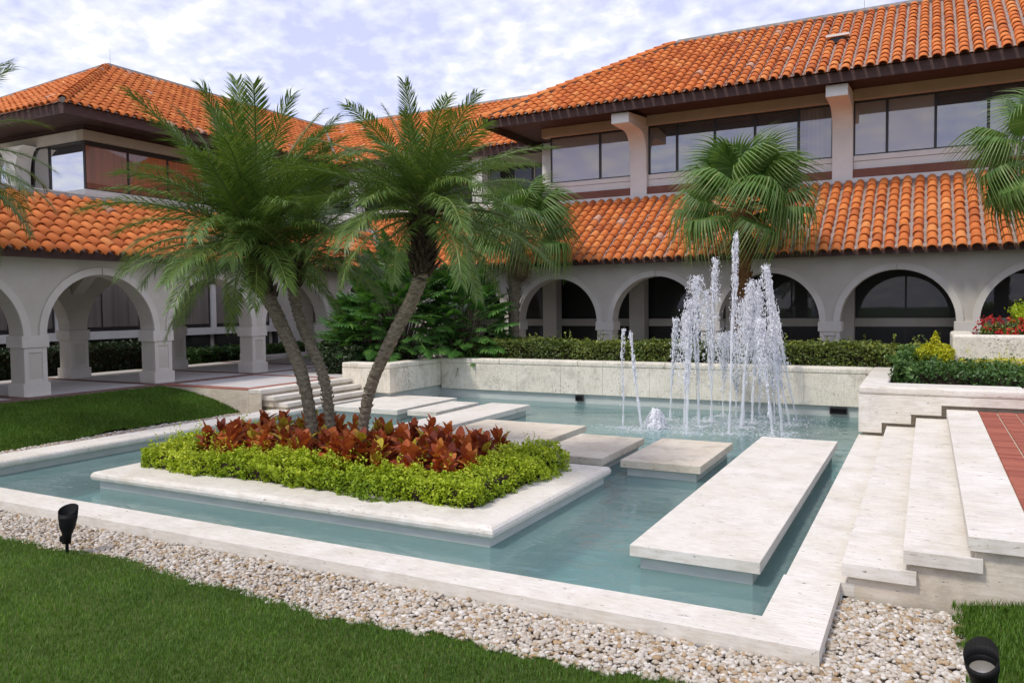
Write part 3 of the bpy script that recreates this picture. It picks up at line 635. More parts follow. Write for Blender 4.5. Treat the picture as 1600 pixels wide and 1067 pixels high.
for px_ in PXS:
    # pillar curving out into a bracket under the eave
    P = [(19.70, 5.44), (19.355, 5.44), (19.355, 6.95)]
    for q in range(1, 9):
        a = math.pi/2*q/8; P.append((19.36-0.62*(1-math.cos(a))*1.0, 6.95+0.67*math.sin(a)))
    P += [(17.66, 7.62), (17.66, 7.93), (19.70, 8.14)]
    MB().prism([(y, z) for y, z in P], 0, px_-0.275, px_+0.275).build('bracket_pillar', STUCP, mb_, 0.012, 1)
# upper roof, hipped at the left end
UE, UZ, UR, UL = 17.41, 8.20, 22.50, -12.35; UZR = UZ+(UR-UE)*SL; U1 = 11.0; UB = UR+(UR-UE)
ur = MB().add([(UL+.08, UE+.08, UZ+.048), (U1, UE+.08, UZ+.048), (U1, UB, UZ), (UL, UB, UZ), (UL+UR-UE, UR, UZR), (U1, UR, UZR)],
              [(0, 1, 5, 4), (2, 3, 4, 5), (3, 0, 4), (1, 2, 5), (0, 3, 2, 1)]).build('roof', MORT, mb_)
b = MB(); b.box(UL+0.03, U1, UE+0.05, UE+0.10, 7.93, UZ-0.005); b.box(UL+0.03, UL+0.08, UE+0.102, UB, 7.93, UZ-0.005); b.build('fascia', BROWN, ur)
box('soffit', UL+0.085, U1, UE+0.105, UB, 8.165, 8.192, BROWN, ur)
ULEN = (UR-UE)/CT
tu = slope_tiles((UL, UE, UZ), (1, 0, 0), (0, CT, ST), U1-UL, ULEN-0.1, lambda s, t: s > max(0, t)*CT+0.05 and t < ULEN-0.1)
V_, F_ = tube([(UL, UE, UZ+0.05), (UL+UR-UE, UR, UZR+0.05)], [0.10, 0.10], 7); b = MB().add(V_, F_); V_, F_ = tube([(UL+UR-UE, UR, UZR+0.04), (U1, UR, UZR+0.04)], [0.13, 0.13], 7); b.add(V_, F_).build('ridge_mortar', CAPM, ur)
P_, Q_ = [], []
tiles_all = tl+tu+line_tiles((UL, UE, UZ+0.02), (UL+UR-UE, UR, UZR+0.02))
# the largest 300 of this building: assign to the roof each lies on
nl = len(tl); rk = [(m, 'l') for m in tl]+[(m, 'u') for m in tu]
P = np.array([m[:3, 3] for m in tiles_all]); q = pix(P); ok = (q[:, 0] > 0) & (q[:, 0] < 1600) & (q[:, 1] > 0) & ~(np.hypot((q[:, 0]-1160)/135, (q[:, 1]-320)/95) < 1) & ~(np.hypot((q[:, 0]-1560)/75, (q[:, 1]-220)/85) < 1)
top = set(np.argsort(-np.where(ok, 1/q[:, 2], 0))[:300].tolist())
kl = sum(1 for k in top if k < nl)
place_tiles(lr, tl, kl); place_tiles(ur, tiles_all[nl:], 300-kl)
vt = MB().prism([(19.7, 9.63), (20.1, 9.87), (20.1, 10.0), (19.7, 9.78)], 0, -1.98, -1.62).build('roof_vent', FRAME, ur); box('vent_hood', -2.12, -1.5, 19.62, 20.02, 9.80, 9.86, STUCP, vt)
for x_ in (-1.3, -12.6): V_, F_ = tube([(x_, UR if x_ > -5 else 26.3, 11.2), (x_, UR if x_ > -5 else 26.3, 11.9)], [0.007, 0.003], 5); MB().add(V_, F_).build('lightning_rod', FRAME, ur)

# ------------------------------------------------------------------ rear wing: tower block at the left and link behind the palms
wg = thing('rear_wing', 'hip-roofed upper wing with glazed corner behind the left gallery', 'building', (-24, 15, 0.2))
WE, WN = -21.65, 9.22; WR = WE-5.09; LKY = 21.2; LKR = LKY+5.09; RZ2 = UZ+5.09*SL
# roof solid in two hipped bars
wr = MB().add([(WE-.08, WN+.08, UZ+.048), (WE-.08, LKR, UZ+.048), (WE-10.18, LKR+5.0, UZ), (WE-10.18, WN, UZ), (WR, WN+5.09, RZ2), (WR, LKR, RZ2)],
              [(0, 1, 5, 4), (3, 0, 4), (2, 3, 4, 5), (1, 2, 5), (0, 3, 2, 1)]).build('roof', MORT, wg)
lk = MB().add([(WE, LKY+.08, UZ+.048), (-8, LKY+.08, UZ+.048), (-8, LKR+5.09, UZ), (WE-10, LKR+5.09, UZ), (WR, LKR, RZ2), (-8, LKR, RZ2)],
              [(0, 1, 5, 4), (2, 3, 4, 5), (3, 0, 4), (1, 2, 5), (0, 3, 2, 1)]).build('link_roof', MORT, wg)
b = MB(); b.box(WE-0.10, WE-0.05, WN+0.05, LKY, 7.90, UZ-0.005); b.box(WE-10.1, WE-0.10, WN+0.05, WN+0.10, 7.90, UZ-0.005); b.box(WE-0.05, -12, LKY+0.05, LKY+0.10, 7.90, UZ-0.005); b.build('fascia', BROWN, wr)
b = MB(); b.box(WE-10.1, WE-0.105, WN+0.105, LKY+9, 8.160, 8.190); b.box(WE-0.104, -12, LKY+0.105, LKY+9, 8.160, 8.190); b.build('soffit', BROWN, wr)
HL = 5.09/CT
te = slope_tiles((WE, WN, UZ), (0, 1, 0), (-CT, 0, ST), 17.2, HL, lambda s, t: s > max(0, t)*CT+0.05 and WN+s < LKY-0.05+max(0, t)*CT and t < HL-0.1)
tn = slope_tiles((WE-10.18, WN, UZ), (1, 0, 0), (0, CT, ST), 10.18, HL, lambda s, t: max(0, t)*CT+0.05 < s < 10.18-max(0, t)*CT-0.05)
tk = slope_tiles((WE-5.2, LKY, UZ), (1, 0, 0), (0, CT, ST), 18.6, HL, lambda s, t: s-5.2 > -max(0, t)*CT+0.05 and t < HL-0.1)
th_ = line_tiles((WE, WN, UZ), (WR, WN+5.09, RZ2))
na = len(te)+len(tn)+len(th_)
place_tiles(wr, te+tn+th_, 220); place_tiles(lk, tk, 80)
V_, F_ = tube([(WE, WN, UZ+0.06), (WR, WN+5.09, RZ2+0.06)], [0.09, 0.09], 7); b = MB().add(V_, F_)
for p_, q_ in (((WR, WN+5.09, RZ2+0.05), (WR, LKR, RZ2+0.05)), ((WE-10.18, WN, UZ+0.05), (WR, WN+5.09, RZ2+0.05)), ((WR, LKR, RZ2+0.05), (-8, LKR, RZ2+0.05)), ((WE, LKY, UZ+0.05), (WR, LKR, RZ2+0.05))):
    V_, F_ = tube([p_, q_], [0.12, 0.12], 7); b.add(V_, F_)
b.build('ridge_mortar', CAPM, wr)
V_, F_ = tube([(WR, WN+5.2, RZ2), (WR, WN+5.2, RZ2+0.7)], [0.007, 0.003], 5); MB().add(V_, F_).build('lightning_rod', FRAME, wr)
# walls: ground floor mass, upper glazed corner
WX, WY = -23.60, 11.15
box('ground_floor_wall', WX-8, WX-0.2, -9, 30, -0.1, 5.9, STUC, wg)
b = MB(); 
for k in range(-4, 8):
    y0 = 1.0+k*3.042
    wn = box('window', WX-0.19, WX-0.12, y0+0.12, y0+2.92, 0.45, 3.3, FRAME, wg)
    for a, e, zA, zB, mt in ((0.18, 1.48, 1.60, 3.2, GLASSK), (1.54, 2.86, 1.60, 3.2, GLASSK), (0.18, 2.86, 0.5, 1.12, GLASSD)): box('pane', WX-0.118, WX-0.10, y0+a, y0+e, zA, zB, mt, wn)
    box('sill', WX-0.118, WX+0.02, y0, y0+3.04, 1.20, 1.46, STUCP, wg); box('post', WX-0.118, WX+0.0, y0-0.09, y0+0.09, 1.465, 3.3, STUCP, wg)
box('upper_wall', WX-8, WX-0.25, WY+0.25, 31, 5.9, 8.15, BROWN, wg)
box('window_beam', WX-0.24, WX+0.10, WY-0.10, 21.4, 7.66, 7.98, BEIGE, wg, 0.006, 1); box('window_beam', WX-8, WX-0.242, WY-0.10, WY+0.24, 7.66, 7.98, STUC, wg)
box('head_panel', WX-0.24, WX+0.0, WY+0.0, 21.4, 7.981, 8.155, BROWN, wg); box('head_panel', WX-8, WX-0.242, WY+0.0, WY+0.24, 7.981, 8.155, BROWN, wg)
box('sill', WX-0.24, WX+0.08, WY-0.08, 21.4, 5.92, 6.08, STUCP, wg, 0.006, 1); box('sill', WX-8, WX-0.242, WY-0.08, WY+0.24, 5.92, 6.08, STUCP, wg)
V_ = [WY, 12.72, 14.3, 15.9, 17.5, 19.1, 20.7]
for a, e in zip(V_[:-1], V_[1:]):
    fb = MB(); f = 0.04; fb.box(WX-0.05, WX+0.0, a, a+f, 6.082, 7.658); fb.box(WX-0.05, WX, e-f, e, 6.082, 7.658); fb.box(WX-0.05, WX, a+f, e-f, 7.50, 7.658); fb.box(WX-0.05, WX, a+f, e-f, 6.082, 6.12)
    wo = fb.build('window', FRAME, wg); box('pane', WX-0.04, WX-0.015, a+f, e-f, 6.12, 7.50, GLASSO if a < 15 else GLASS, wo)
for a, e in ((-25.45, -23.64), (-26.4, -25.49), (-29.0, -27.1)):
    fb = MB(); f = 0.05; fb.box(a, a+f, WY, WY+0.05, 6.082, 7.658); fb.box(e-f, e, WY, WY+0.05, 6.082, 7.658); fb.box(a+f-.001, e-f+.001, WY+.001, WY+0.049, 7.60, 7.657); wo = fb.build('window', FRAME, wg); box('pane', a+f, e-f, WY+0.015, WY+0.04, 6.082, 7.60, GLASSC, wo)
# arched stucco pillar on the near face
for xa in (-26.75, -29.6):
    P = [(xa-0.28, 6.082), (xa+0.28, 6.082), (xa+0.28, 6.7)]+[(xa+0.28+0.5*(1-math.cos(math.pi/2*q/6)), 6.7+0.955*math.sin(math.pi/2*q/6)) for q in range(1, 7)]
    P += [(xa-0.78, 7.655)]+[(xa-0.28-0.5*(1-math.cos(math.pi/2*q/6)), 6.7+0.955*math.sin(math.pi/2*q/6)) for q in range(5, -1, -1)]
    MB().prism(P, 1, WY-0.55, WY-0.05).build('arched_pillar', STUCP, wg)
# link wall behind the palms: dark glazing, pale parapet, columns, rail
box('link_wall', -24, -10.9, 23.0, 23.3, 5.2, 8.15, STUC, wg)
for k in range(6):
    x0 = -23.4+k*2.05; wo = box('window', x0, x0+1.95, 22.94, 22.998, 5.75, 7.7, FRAME, wg); box('pane', x0+0.05, x0+1.90, 22.92, 22.938, 5.8, 7.65, GLASSD, wo)
for k in range(4): box('terrace_column', -21.3+k*3.04, -20.85+k*3.04, 21.55, 22.0, 5.5, 8.155, STUCP, wg)
box('parapet', -23.4, -11.0, 19.38, 19.62, 5.45, 5.85, STUCP, wg, 0.01, 1); box('terrace_slab', -23.5, -10.92, 19.63, 22.99, 5.3, 5.5, STUC, wg)
for k in range(40): box('rail_post', -23.2+k*0.3, -23.18+k*0.3, 19.49, 19.51, 5.851, 6.45, FRAME, wg)
box('hand_rail', -23.3, -11.1, 19.48, 19.52, 6.451, 6.50, FRAME, wg)

# ================================================================== plants
def leaf_quads(P, Nrm, size, width=0.5, tint=None, jit=0.9, bend=0.25, up=0.2):
    """many small leaves: centre points P, preferred facing Nrm -> vertices, faces, tints (each leaf = two triangles folded on its midrib)"""
    n = len(P); Nn = Nrm+rng.normal(0, jit, (n, 3)); Nn[:, 2] += up; Nn /= np.linalg.norm(Nn, axis=1)[:, None]
    R_ = rng.normal(0, 1, (n, 3)); U_ = np.cross(Nn, R_); U_ /= np.linalg.norm(U_, axis=1)[:, None]; W_ = np.cross(Nn, U_)
    s = (size*(0.6+0.8*rng.random(n)))[:, None]
    a = P-U_*s*0.5; c = P+U_*s*0.5-Nn*s*bend*0.5; bq = P+W_*s*width*0.5+Nn*s*bend*0.4; d = P-W_*s*width*0.5+Nn*s*bend*0.4
    V = np.stack([a, bq, c, d], 1).reshape(-1, 3); k = np.arange(n)*4
    T = np.concatenate([np.stack([k, k+1, k+2], 1), np.stack([k, k+2, k+3], 1)])
    tv = np.repeat(np.clip(tint if tint is not None else rng.random(n), 0, 1), 4); return V, T, tv
def fbm(P, sc, seed=0):
    """cheap smooth pseudo-noise in [-1,1]"""
    v = np.zeros(len(P)); r = np.random.default_rng(seed)
    for o_ in range(5):
        k = r.normal(0, sc*(1.7**o_), 3); ph = r.random()*6.28; v += np.sin(P@k+ph)/(1.35**o_)
    return v/2.6
def box_shell(x0, x1, y0, y1, z0, z1, n, thick=0.18, faces='xXyYZ', rough=0.07, sc=2.2, seed=1):
    """points near the surface of a clipped hedge, with outward normals"""
    A = {'x': (y1-y0)*(z1-z0), 'X': (y1-y0)*(z1-z0), 'y': (x1-x0)*(z1-z0), 'Y': (x1-x0)*(z1-z0), 'Z': (x1-x0)*(y1-y0)}
    tot = sum(A[f] for f in faces); Ps = []; Ns = []
    for f in faces:
        m = int(n*A[f]/tot); u = rng.random((m, 3)); P = np.array([x0, y0, z0])+u*np.array([x1-x0, y1-y0, z1-z0]); Nn = np.zeros((m, 3)); dp = thick*rng.random(m)**1.6
        ax = 'xyz'.index(f.lower()); sgn = 1 if f.isupper() else -1
        P[:, ax] = (np.array([x1, y1, z1])[ax] if sgn > 0 else np.array([x0, y0, z0])[ax]); Nn[:, ax] = sgn
        P += Nn*(rough*fbm(P, sc, seed)*1.4+rough*0.5*fbm(P, sc*4, seed+5)-dp)[:, None]; Ps.append(P); Ns.append(Nn)
    return np.concatenate(Ps), np.concatenate(Ns)
def hedge(name, label, cat, dims, n, size, mat, loc=None, group=None, thick=0.2, rough=0.07, tint_top=True, width=0.55, core=True, faces='xXyYZ', sprigs=0, seed=3):
    x0, x1, y0, y1, z0, z1 = dims
    h = thing(name, label, cat, loc or ((x0+x1)/2, (y0+y1)/2, z0), group)
    P, Nn = box_shell(x0, x1, y0, y1, z0, z1, n, thick, faces, rough, seed=seed)
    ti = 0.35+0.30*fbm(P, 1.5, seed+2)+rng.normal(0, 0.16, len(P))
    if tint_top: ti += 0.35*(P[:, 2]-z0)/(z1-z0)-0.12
    V, T, tv = leaf_quads(P, Nn, np.full(len(P), size), width, ti)
    if sprigs:
        sp = [];
        for _ in range(sprigs):
            bx, by = rng.uniform(x0+.1, x1-.1), rng.uniform(y0+.05, y1-.05); hgt = rng.uniform(0.1, 0.32); ln = rng.normal(0, 0.25, 2)
            for q in np.linspace(0, 1, 14): sp.append((bx+ln[0]*hgt*q+rng.normal(0, .016), by+ln[1]*hgt*q+rng.normal(0, .016), z1-0.03+hgt*q))
        sp = np.array(sp); V2, T2, t2 = leaf_quads(sp, np.zeros_like(sp)+[0, 0, 1], np.full(len(sp), size*0.8), width, rng.uniform(0.5, 1, len(sp)))
        T = np.concatenate([T, T2+len(V)]); V = np.concatenate([V, V2]); tv = np.concatenate([tv, t2])
    obj('foliage', npmesh('foliage', V, T, tv), h, mat)
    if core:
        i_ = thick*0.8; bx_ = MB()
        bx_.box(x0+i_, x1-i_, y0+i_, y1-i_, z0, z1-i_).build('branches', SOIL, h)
    return h

# ------------------------------------------------------------------ planter: lime border, crotons
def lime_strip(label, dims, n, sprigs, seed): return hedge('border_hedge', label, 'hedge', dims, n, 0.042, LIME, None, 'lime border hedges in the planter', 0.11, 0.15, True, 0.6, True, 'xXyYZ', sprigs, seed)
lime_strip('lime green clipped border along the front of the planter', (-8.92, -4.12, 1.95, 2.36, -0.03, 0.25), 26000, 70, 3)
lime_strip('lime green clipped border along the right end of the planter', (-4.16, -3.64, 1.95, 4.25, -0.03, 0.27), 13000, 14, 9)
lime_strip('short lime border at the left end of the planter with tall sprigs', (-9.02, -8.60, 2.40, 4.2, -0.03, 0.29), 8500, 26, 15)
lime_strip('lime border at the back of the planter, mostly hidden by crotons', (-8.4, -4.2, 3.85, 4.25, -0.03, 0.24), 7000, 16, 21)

def croton_leaf(L, W, curl, tint):
    V = []; n = 5
    for i in range(n+1):
        t = i/n; wd = W*math.sin(math.pi*min(1, t**0.85*0.9+0.06))**0.7*0.5; x = L*t; z = -curl*L*t*t
        V += [(x, -wd, z+wd*0.35), (x, 0, z), (x, wd, z+wd*0.35)]
    F = []
    for i in range(n): F += [(3*i, 3*i+3, 3*i+4, 3*i+1), (3*i+1, 3*i+4, 3*i+5, 3*i+2)]
    tv = [np.clip(tint+random.uniform(-.06, .06), 0, 1) for _ in V]; me_ = npmesh('leaf', V, F, tv, True); me_.materials.append(CROT); return me_
CL = [[croton_leaf(random.uniform(0.20, 0.28), random.uniform(0.125, 0.165), random.uniform(-0.1, 0.3), t0) for _ in range(3)] for t0 in (0.06, 0.2, 0.38, 0.55, 0.68, 0.8, 0.88, 0.98)]
looks = [('deep maroon', (0, 0, 1, 1, 2)), ('dark red', (0, 1, 2, 2, 3)), ('bright red', (2, 3, 4, 3, 1)), ('orange red', (3, 4, 5, 4, 2)), ('red and yellow-green', (2, 4, 6, 7, 1))]
spots = []
tries = 0
while len(spots) < 88 and tries < 9000:
    tries += 1; x = random.uniform(-8.45, -4.3); y = random.uniform(2.50, 3.80)
    if all((x-a)**2+(y-c)**2 > 0.235**2 for a, c in spots): spots.append((x, y))
spots.sort(key=lambda p: p[0])
rows = {'front': [], 'middle': [], 'back': []}
for x, y in spots: rows['front' if y < 2.92 else ('middle' if y < 3.36 else 'back')].append((x, y))
def ordinal(n): return f"{n}{'th' if 10 < n % 100 < 14 else {1: 'st', 2: 'nd', 3: 'rd'}.get(n % 10, 'th')}"
for row, x, y, idx in [(r_, x, y, i_+1) for r_, L_ in rows.items() for i_, (x, y) in enumerate(L_)]:
    lk_ = random.choices(range(5), (1.2, 2.4, 3.5, 4, 1.4))[0]; nm, pal = looks[lk_]
    c = thing('croton_plant', f'{nm} croton, {ordinal(idx)} from the left in the {row} row of the planter', 'croton', (x, y, -0.03), 'croton plants in the island planter')
    hgt = random.uniform(0.36, 0.54)+(0.06 if row == 'back' else 0)
    V_, F_ = tube([(x, y, -0.03), (x+random.uniform(-.03, .03), y, hgt*0.9)], [0.012, 0.008], 5); MB().add(V_, F_).build('stem', STEM, c)
    for q in range(21):
        f = q/20; el = rad(8+60*f+random.uniform(-14, 14)); az = q*2.399+random.uniform(-.3, .3)
        o = obj('leaf', random.choice(CL[random.choice(pal)] if random.random() < 0.94 else CL[7]), c); sc = random.uniform(0.8, 1.15)*(1.0-0.25*f)
        o.matrix_world = Matrix.Translation((x, y, -0.03+hgt*(0.30+0.66*f))) @ Matrix.Rotation(az, 4, 'Z') @ Matrix.Rotation(-el, 4, 'Y') @ Matrix.Rotation(random.uniform(-.4, .4), 4, 'X') @ Matrix.Scale(sc, 4)

# ------------------------------------------------------------------ palms
def date_frond(L, droop, seed, pairs=52, leaf=0.34):
    """feather frond along +X, arching down; leaflets hang from both sides"""
    r = random.Random(seed); n = 14; pts = []; x = z = 0.0; a = 0.0
    for i in range(n+1):
        pts.append((x, 0.0, z)); t = i/n; a = -droop*t**1.5; x += L/n*math.cos(a); z += L/n*math.sin(a)
    rd = [0.017*(1-0.8*i/n)+0.002 for i in range(n+1)]; V, F = tube(pts, rd, 4, False); V = [tuple(v) for v in V]; tv = [0.75]*len(V)
    F = [f for f in F]
    for i in range(pairs):
        t = 0.10+0.89*i/(pairs-1); u = t*n; k = min(int(u), n-1); f = u-k
        p = np.array(pts[k])*(1-f)+np.array(pts[k+1])*f; d = np.array(pts[k+1])-np.array(pts[k]); d /= np.linalg.norm(d); nrm = np.array((-d[2], 0, d[0]))
        ll = leaf*(0.55+0.9*math.sin(math.pi*min(1, t*0.85+0.12))**0.7)*0.8*r.uniform(.85, 1.1)
        for sd in (-1, 1):
            fw = 0.42+0.65*t+r.uniform(-.1, .1); v = d*math.sin(fw)+np.array((0, sd, 0))*math.cos(fw)+nrm*r.uniform(-0.12, 0.26); v /= np.linalg.norm(v)
            w_ = np.cross(v, nrm); w_ /= np.linalg.norm(w_); h = 0.0070*r.uniform(.8, 1.25)
            m_ = p+v*ll*0.55; e = p+v*ll*0.95+np.array((0, 0, -1))*ll*r.uniform(.1, .38)
            b0 = len(V); tt = min(1, max(0, r.gauss(0.5, 0.17)))
            V += [tuple(p-w_*h*0.5), tuple(p+w_*h*0.5), tuple(m_+w_*h), tuple(m_-w_*h), tuple(e)]; tv += [tt]*5
            F += [(b0, b0+1, b0+2, b0+3), (b0+3, b0+2, b0+4)]
    me_ = D.meshes.new('frond'); me_.from_pydata(V, [], [tuple(int(i_) for i_ in f) for f in F]); at = me_.attributes.new('tint', 'FLOAT', 'POINT'); at.data.foreach_set('value', np.array(tv, np.float32)); me_.materials.append(FROND); me_.update(); return me_
DF = [[date_frond(1.85, dr, s_+10*q_, 84, 0.30) for s_ in range(3)] for q_, dr in enumerate((0.45, 0.8, 1.1, 1.45))]
def ringed_trunk(path, r0, r1, n=46, bump_=0.16, seg=10, seed=0):
    C_ = curve(path, n); rr = []; r = random.Random(seed)
    for i in range(n+1):
        t = i/n; base = r0+(r1-r0)*t; rr.append(base*(1+bump_*(0.5 if i % 2 else -0.5)+r.uniform(-.03, .03)))
    V, F = tube(C_, rr, seg); V = np.array(V)
    V += np.random.default_rng(seed).normal(0, r0*0.035, V.shape); return V, F, C_
def boots(C_, radius, start, n, seed, L=0.14, w=0.05, spread=0.7):
    """old leaf bases standing off the trunk"""
    r = random.Random(seed); V = []; F = []
    for k in range(n):
        i = start+(len(C_)-1-start)*k/n; p = np.array(C_[int(i)]); d = np.array(C_[min(int(i)+1, len(C_)-1)])-np.array(C_[max(int(i)-1, 0)]); d /= np.linalg.norm(d)+1e-9
        a = k*2.399; s = np.array((math.cos(a), math.sin(a), 0)); rad_ = radius(k/n); q = p+s*rad_*0.8; e = q+(s*spread+d)*L*r.uniform(.6, 1.3); tng = np.cross(s, d)
        b0 = len(V); V += [tuple(q-tng*w*0.6), tuple(q+tng*w*0.6), tuple(e+tng*w*0.35), tuple(e-tng*w*0.35), tuple(q+s*0.035), tuple(e+s*0.012)]
        F += [(b0, b0+3, b0+2, b0+1), (b0+4, b0+5, b0+3, b0), (b0+1, b0+2, b0+5, b0+4), (b0+3, b0+5, b0+2)]
    return V, F
def date_palm(label, path, r0, r1, nf, seed, dark=0.72, up=1.0, frond_scale=1.0, trunk=True, elev=(-48, 82), hang=()):
    r = random.Random(seed); t = thing('date_palm', label, 'palm', path[0], 'feathery date palms')
    V, F, C_ = ringed_trunk(path, r0, r1, 84, 0.11, 12, seed)
    MB().add(V, F).build('trunk', TRUNK, t, smooth=False)
    k0 = int(len(C_)*dark); cv = C_[k0:]; rr = [r1*(0.92+0.50*math.sin(math.pi*0.85*(i/len(cv))**0.9)) for i in range(len(cv))]
    V, F = tube(cv, rr, 10); V = np.array(V)+np.random.default_rng(seed).normal(0, 0.018, (len(V), 3)); MB().add(V, F).build('leaf_base_sheath', TRUNKD, t)
    V, F = boots(C_, lambda f: r1*1.25, k0, 110, seed, 0.15, 0.05); stuff(MB().add(V, F).build('old_leaf_bases', TRUNKD, t))
    V, F = boots(C_, lambda f: r0*1.0, 4, 240, seed+3, 0.035, 0.03, 0.9); stuff(MB().add(V, F).build('trunk_scars', TRUNK, t))
    top = np.array(C_[-1])
    for az in hang:                                                    # older fronds hanging beside the neck
        o = obj('frond', r.choice(DF[1]), t); dv = np.array((math.cos(az), math.sin(az), 0))
        o.matrix_world = Matrix.Translation(Vector(top+dv*0.08+np.array((0, 0, -0.3)))) @ Matrix.Rotation(az, 4, 'Z') @ Matrix.Rotation(rad(r.uniform(16, 38)), 4, 'Y') @ Matrix.Rotation(r.uniform(-.5, .5), 4, 'X') @ Matrix.Scale(frond_scale*r.uniform(.7, .85), 4)
    for k in range(nf):
        f = (k+0.5)/nf; az = k*2.39996+r.uniform(-.25, .25); el = rad(elev[1]+(elev[0]-elev[1])*f**0.85+r.uniform(-8, 8))
        q = 0 if el > rad(55) else (1 if el > rad(25) else (2 if el > rad(-5) else 3)); q = min(3, max(0, q+r.choice((-1, 0, 0, 1))))
        if el < rad(5): q = r.choice((1, 2))
        o = obj('frond', r.choice(DF[q]), t); s = frond_scale*r.uniform(0.86, 1.1)*(up if el > rad(55) else 1.0)
        dv = np.array((math.cos(az), math.sin(az), 0))
        o.matrix_world = Matrix.Translation(Vector(top+dv*0.06+np.array((0, 0, -0.28*f)))) @ Matrix.Rotation(az, 4, 'Z') @ Matrix.Rotation(-el, 4, 'Y') @ Matrix.Rotation(r.uniform(-.35, .35), 4, 'X') @ Matrix.Scale(s, 4)
    return t
date_palm('date palm with a full feathery crown leaning left over the planter', [(-6.88, 3.10, -0.03), (-6.92, 3.10, 0.6), (-7.09, 3.10, 1.29), (-7.46, 3.1, 1.99), (-7.78, 3.1, 2.54), (-7.94, 3.1, 3.25)], 0.074, 0.110, 66, 5, frond_scale=1.10, elev=(-4, 84), up=1.06, hang=(3.3, 3.8, 4.2, 2.8, 5.6, 0.3))
date_palm('shorter bent palm trunk rising just right of the left-leaning palm, its head in that crown', [(-6.70, 3.22, -0.03), (-6.72, 3.24, 0.7), (-6.84, 3.26, 1.25), (-7.20, 3.3, 1.85), (-7.42, 3.35, 2.4), (-7.45, 3.42, 3.0)], 0.064, 0.080, 22, 8, frond_scale=0.92, elev=(5, 65), dark=0.82, up=0.9)
date_palm('date palm bending right from the planter with a dark shaggy neck', [(-6.12, 3.10, -0.03), (-6.02, 3.10, 0.6), (-5.86, 3.10, 1.16), (-5.52, 3.1, 1.76), (-5.12, 3.1, 2.40), (-5.02, 3.1, 2.85), (-5.02, 3.1, 3.55)], 0.062, 0.105, 64, 13, frond_scale=0.92, elev=(-10, 84), up=0.74, hang=(4.9, 5.9, 0.6, 3.6))
date_palm('palm at the left edge with only its frond tips in view', [(-14.55, 2.1, 0.3), (-14.55, 2.1, 2.5), (-14.5, 2.1, 4.9)], 0.15, 0.15, 44, 21, frond_scale=1.12)

def fan_leaf(R, seed, segs=34, arc=250, droop=0.9, pet=1.0, dead=False):
    """pleated fan blade at the end of a stalk along +X, tips hanging"""
    r = random.Random(seed); V, F = tube([(0, 0, 0), (pet*0.5, 0, 0.03), (pet, 0, 0)], [0.022, 0.016, 0.012], 4, False); V = [tuple(v) for v in V]; tv = [0.8]*len(V); F = [tuple(f) for f in F]
    for i in range(segs):
        a = rad(-arc/2+arc*(i+0.5)/segs); da = rad(arc/segs)*0.5; ln = R*(0.80+0.22*math.cos(a*0.7))*r.uniform(.93, 1.06)
        t0 = min(1, max(0, r.gauss(0.45, 0.13))); prev = None
        for k, (f, wf) in enumerate(((0.04, 1.0), (0.50, 1.0), (0.68, 0.50), (0.86, 0.26), (1.0, 0.05))):
            rr = ln*f; dz = -0.10*rr*abs(math.sin(a))-droop*ln*max(0, f-0.5)**1.5*2.0; rr2 = rr if f < 0.55 else ln*(0.55+(f-0.55)*max(0.25, 1-droop*0.55))
            wd = min(rr, ln*0.52)*math.tan(da)*wf; c = np.array((pet+rr2*math.cos(a), rr2*math.sin(a), dz)); tn = np.array((-math.sin(a), math.cos(a), 0))
            b0 = len(V); V += [tuple(c-tn*wd), tuple(c+np.array((0, 0, 0.35*wd))), tuple(c+tn*wd)]; tv += [min(1, t0+0.45*max(0, f-0.5))]*3
            if prev is not None: F += [(prev, b0, b0+1, prev+1), (prev+1, b0+1, b0+2, prev+2)]
            prev = b0
    me_ = D.meshes.new('fan_leaf'); me_.from_pydata(V, [], [tuple(int(i_) for i_ in f) for f in F]); at = me_.attributes.new('tint', 'FLOAT', 'POINT'); at.data.foreach_set('value', np.array(tv, np.float32)); me_.materials.append(DEAD if dead else FAN); me_.update(); return me_
FL = [[fan_leaf(1.05, s_+q_*7, 44, 262, dr) for s_ in range(2)] for q_, dr in enumerate((0.6, 0.95, 1.25))]
FLD = [fan_leaf(0.7, 91+k, 20, 200, 1.3, 0.35, True) for k in range(2)]
def fan_palm(label, path, r0, r1, nf, seed, scale=1.0, bark=TRUNK, skirt=8, elev=(-35, 78)):
    r = random.Random(seed); t = thing('fan_palm', label, 'palm', path[0], 'fan palms by the arcade')
    V, F, C_ = ringed_trunk(path, r0, r1, 40, 0.10, 12, seed); MB().add(V, F).build('trunk', bark, t)
    V, F = boots(C_, lambda f: r1*1.0, 14, 110, seed, 0.17, 0.08, 0.5); stuff(MB().add(V, F).build('old_leaf_bases', bark, t))
    top = np.array(C_[-1])
    for k in range(skirt):
        az = k*2.4+r.uniform(-.4, .4); o = obj('dry_leaf', r.choice(FLD), t); o.matrix_world = Matrix.Translation(Vector(top-np.array((0, 0, 0.35+0.4*r.random())))) @ Matrix.Rotation(az, 4, 'Z') @ Matrix.Rotation(rad(66+r.uniform(-8, 12)), 4, 'Y') @ Matrix.Scale(0.75*scale, 4)
    for k in range(nf):
        f = (k+0.5)/nf; az = k*2.39996+r.uniform(-.3, .3); el = rad(elev[1]+(elev[0]-elev[1])*f+r.uniform(-7, 7)); q = 0 if el > rad(50) else (1 if el > rad(5) else 2)
        o = obj('fan_leaf', r.choice(FL[q]), t); s = scale*r.uniform(0.88, 1.1)
        o.matrix_world = Matrix.Translation(Vector(top)) @ Matrix.Rotation(az, 4, 'Z') @ Matrix.Rotation(-el, 4, 'Y') @ Matrix.Rotation(r.uniform(-.5, .5), 4, 'X') @ Matrix.Scale(s, 4)
    return t
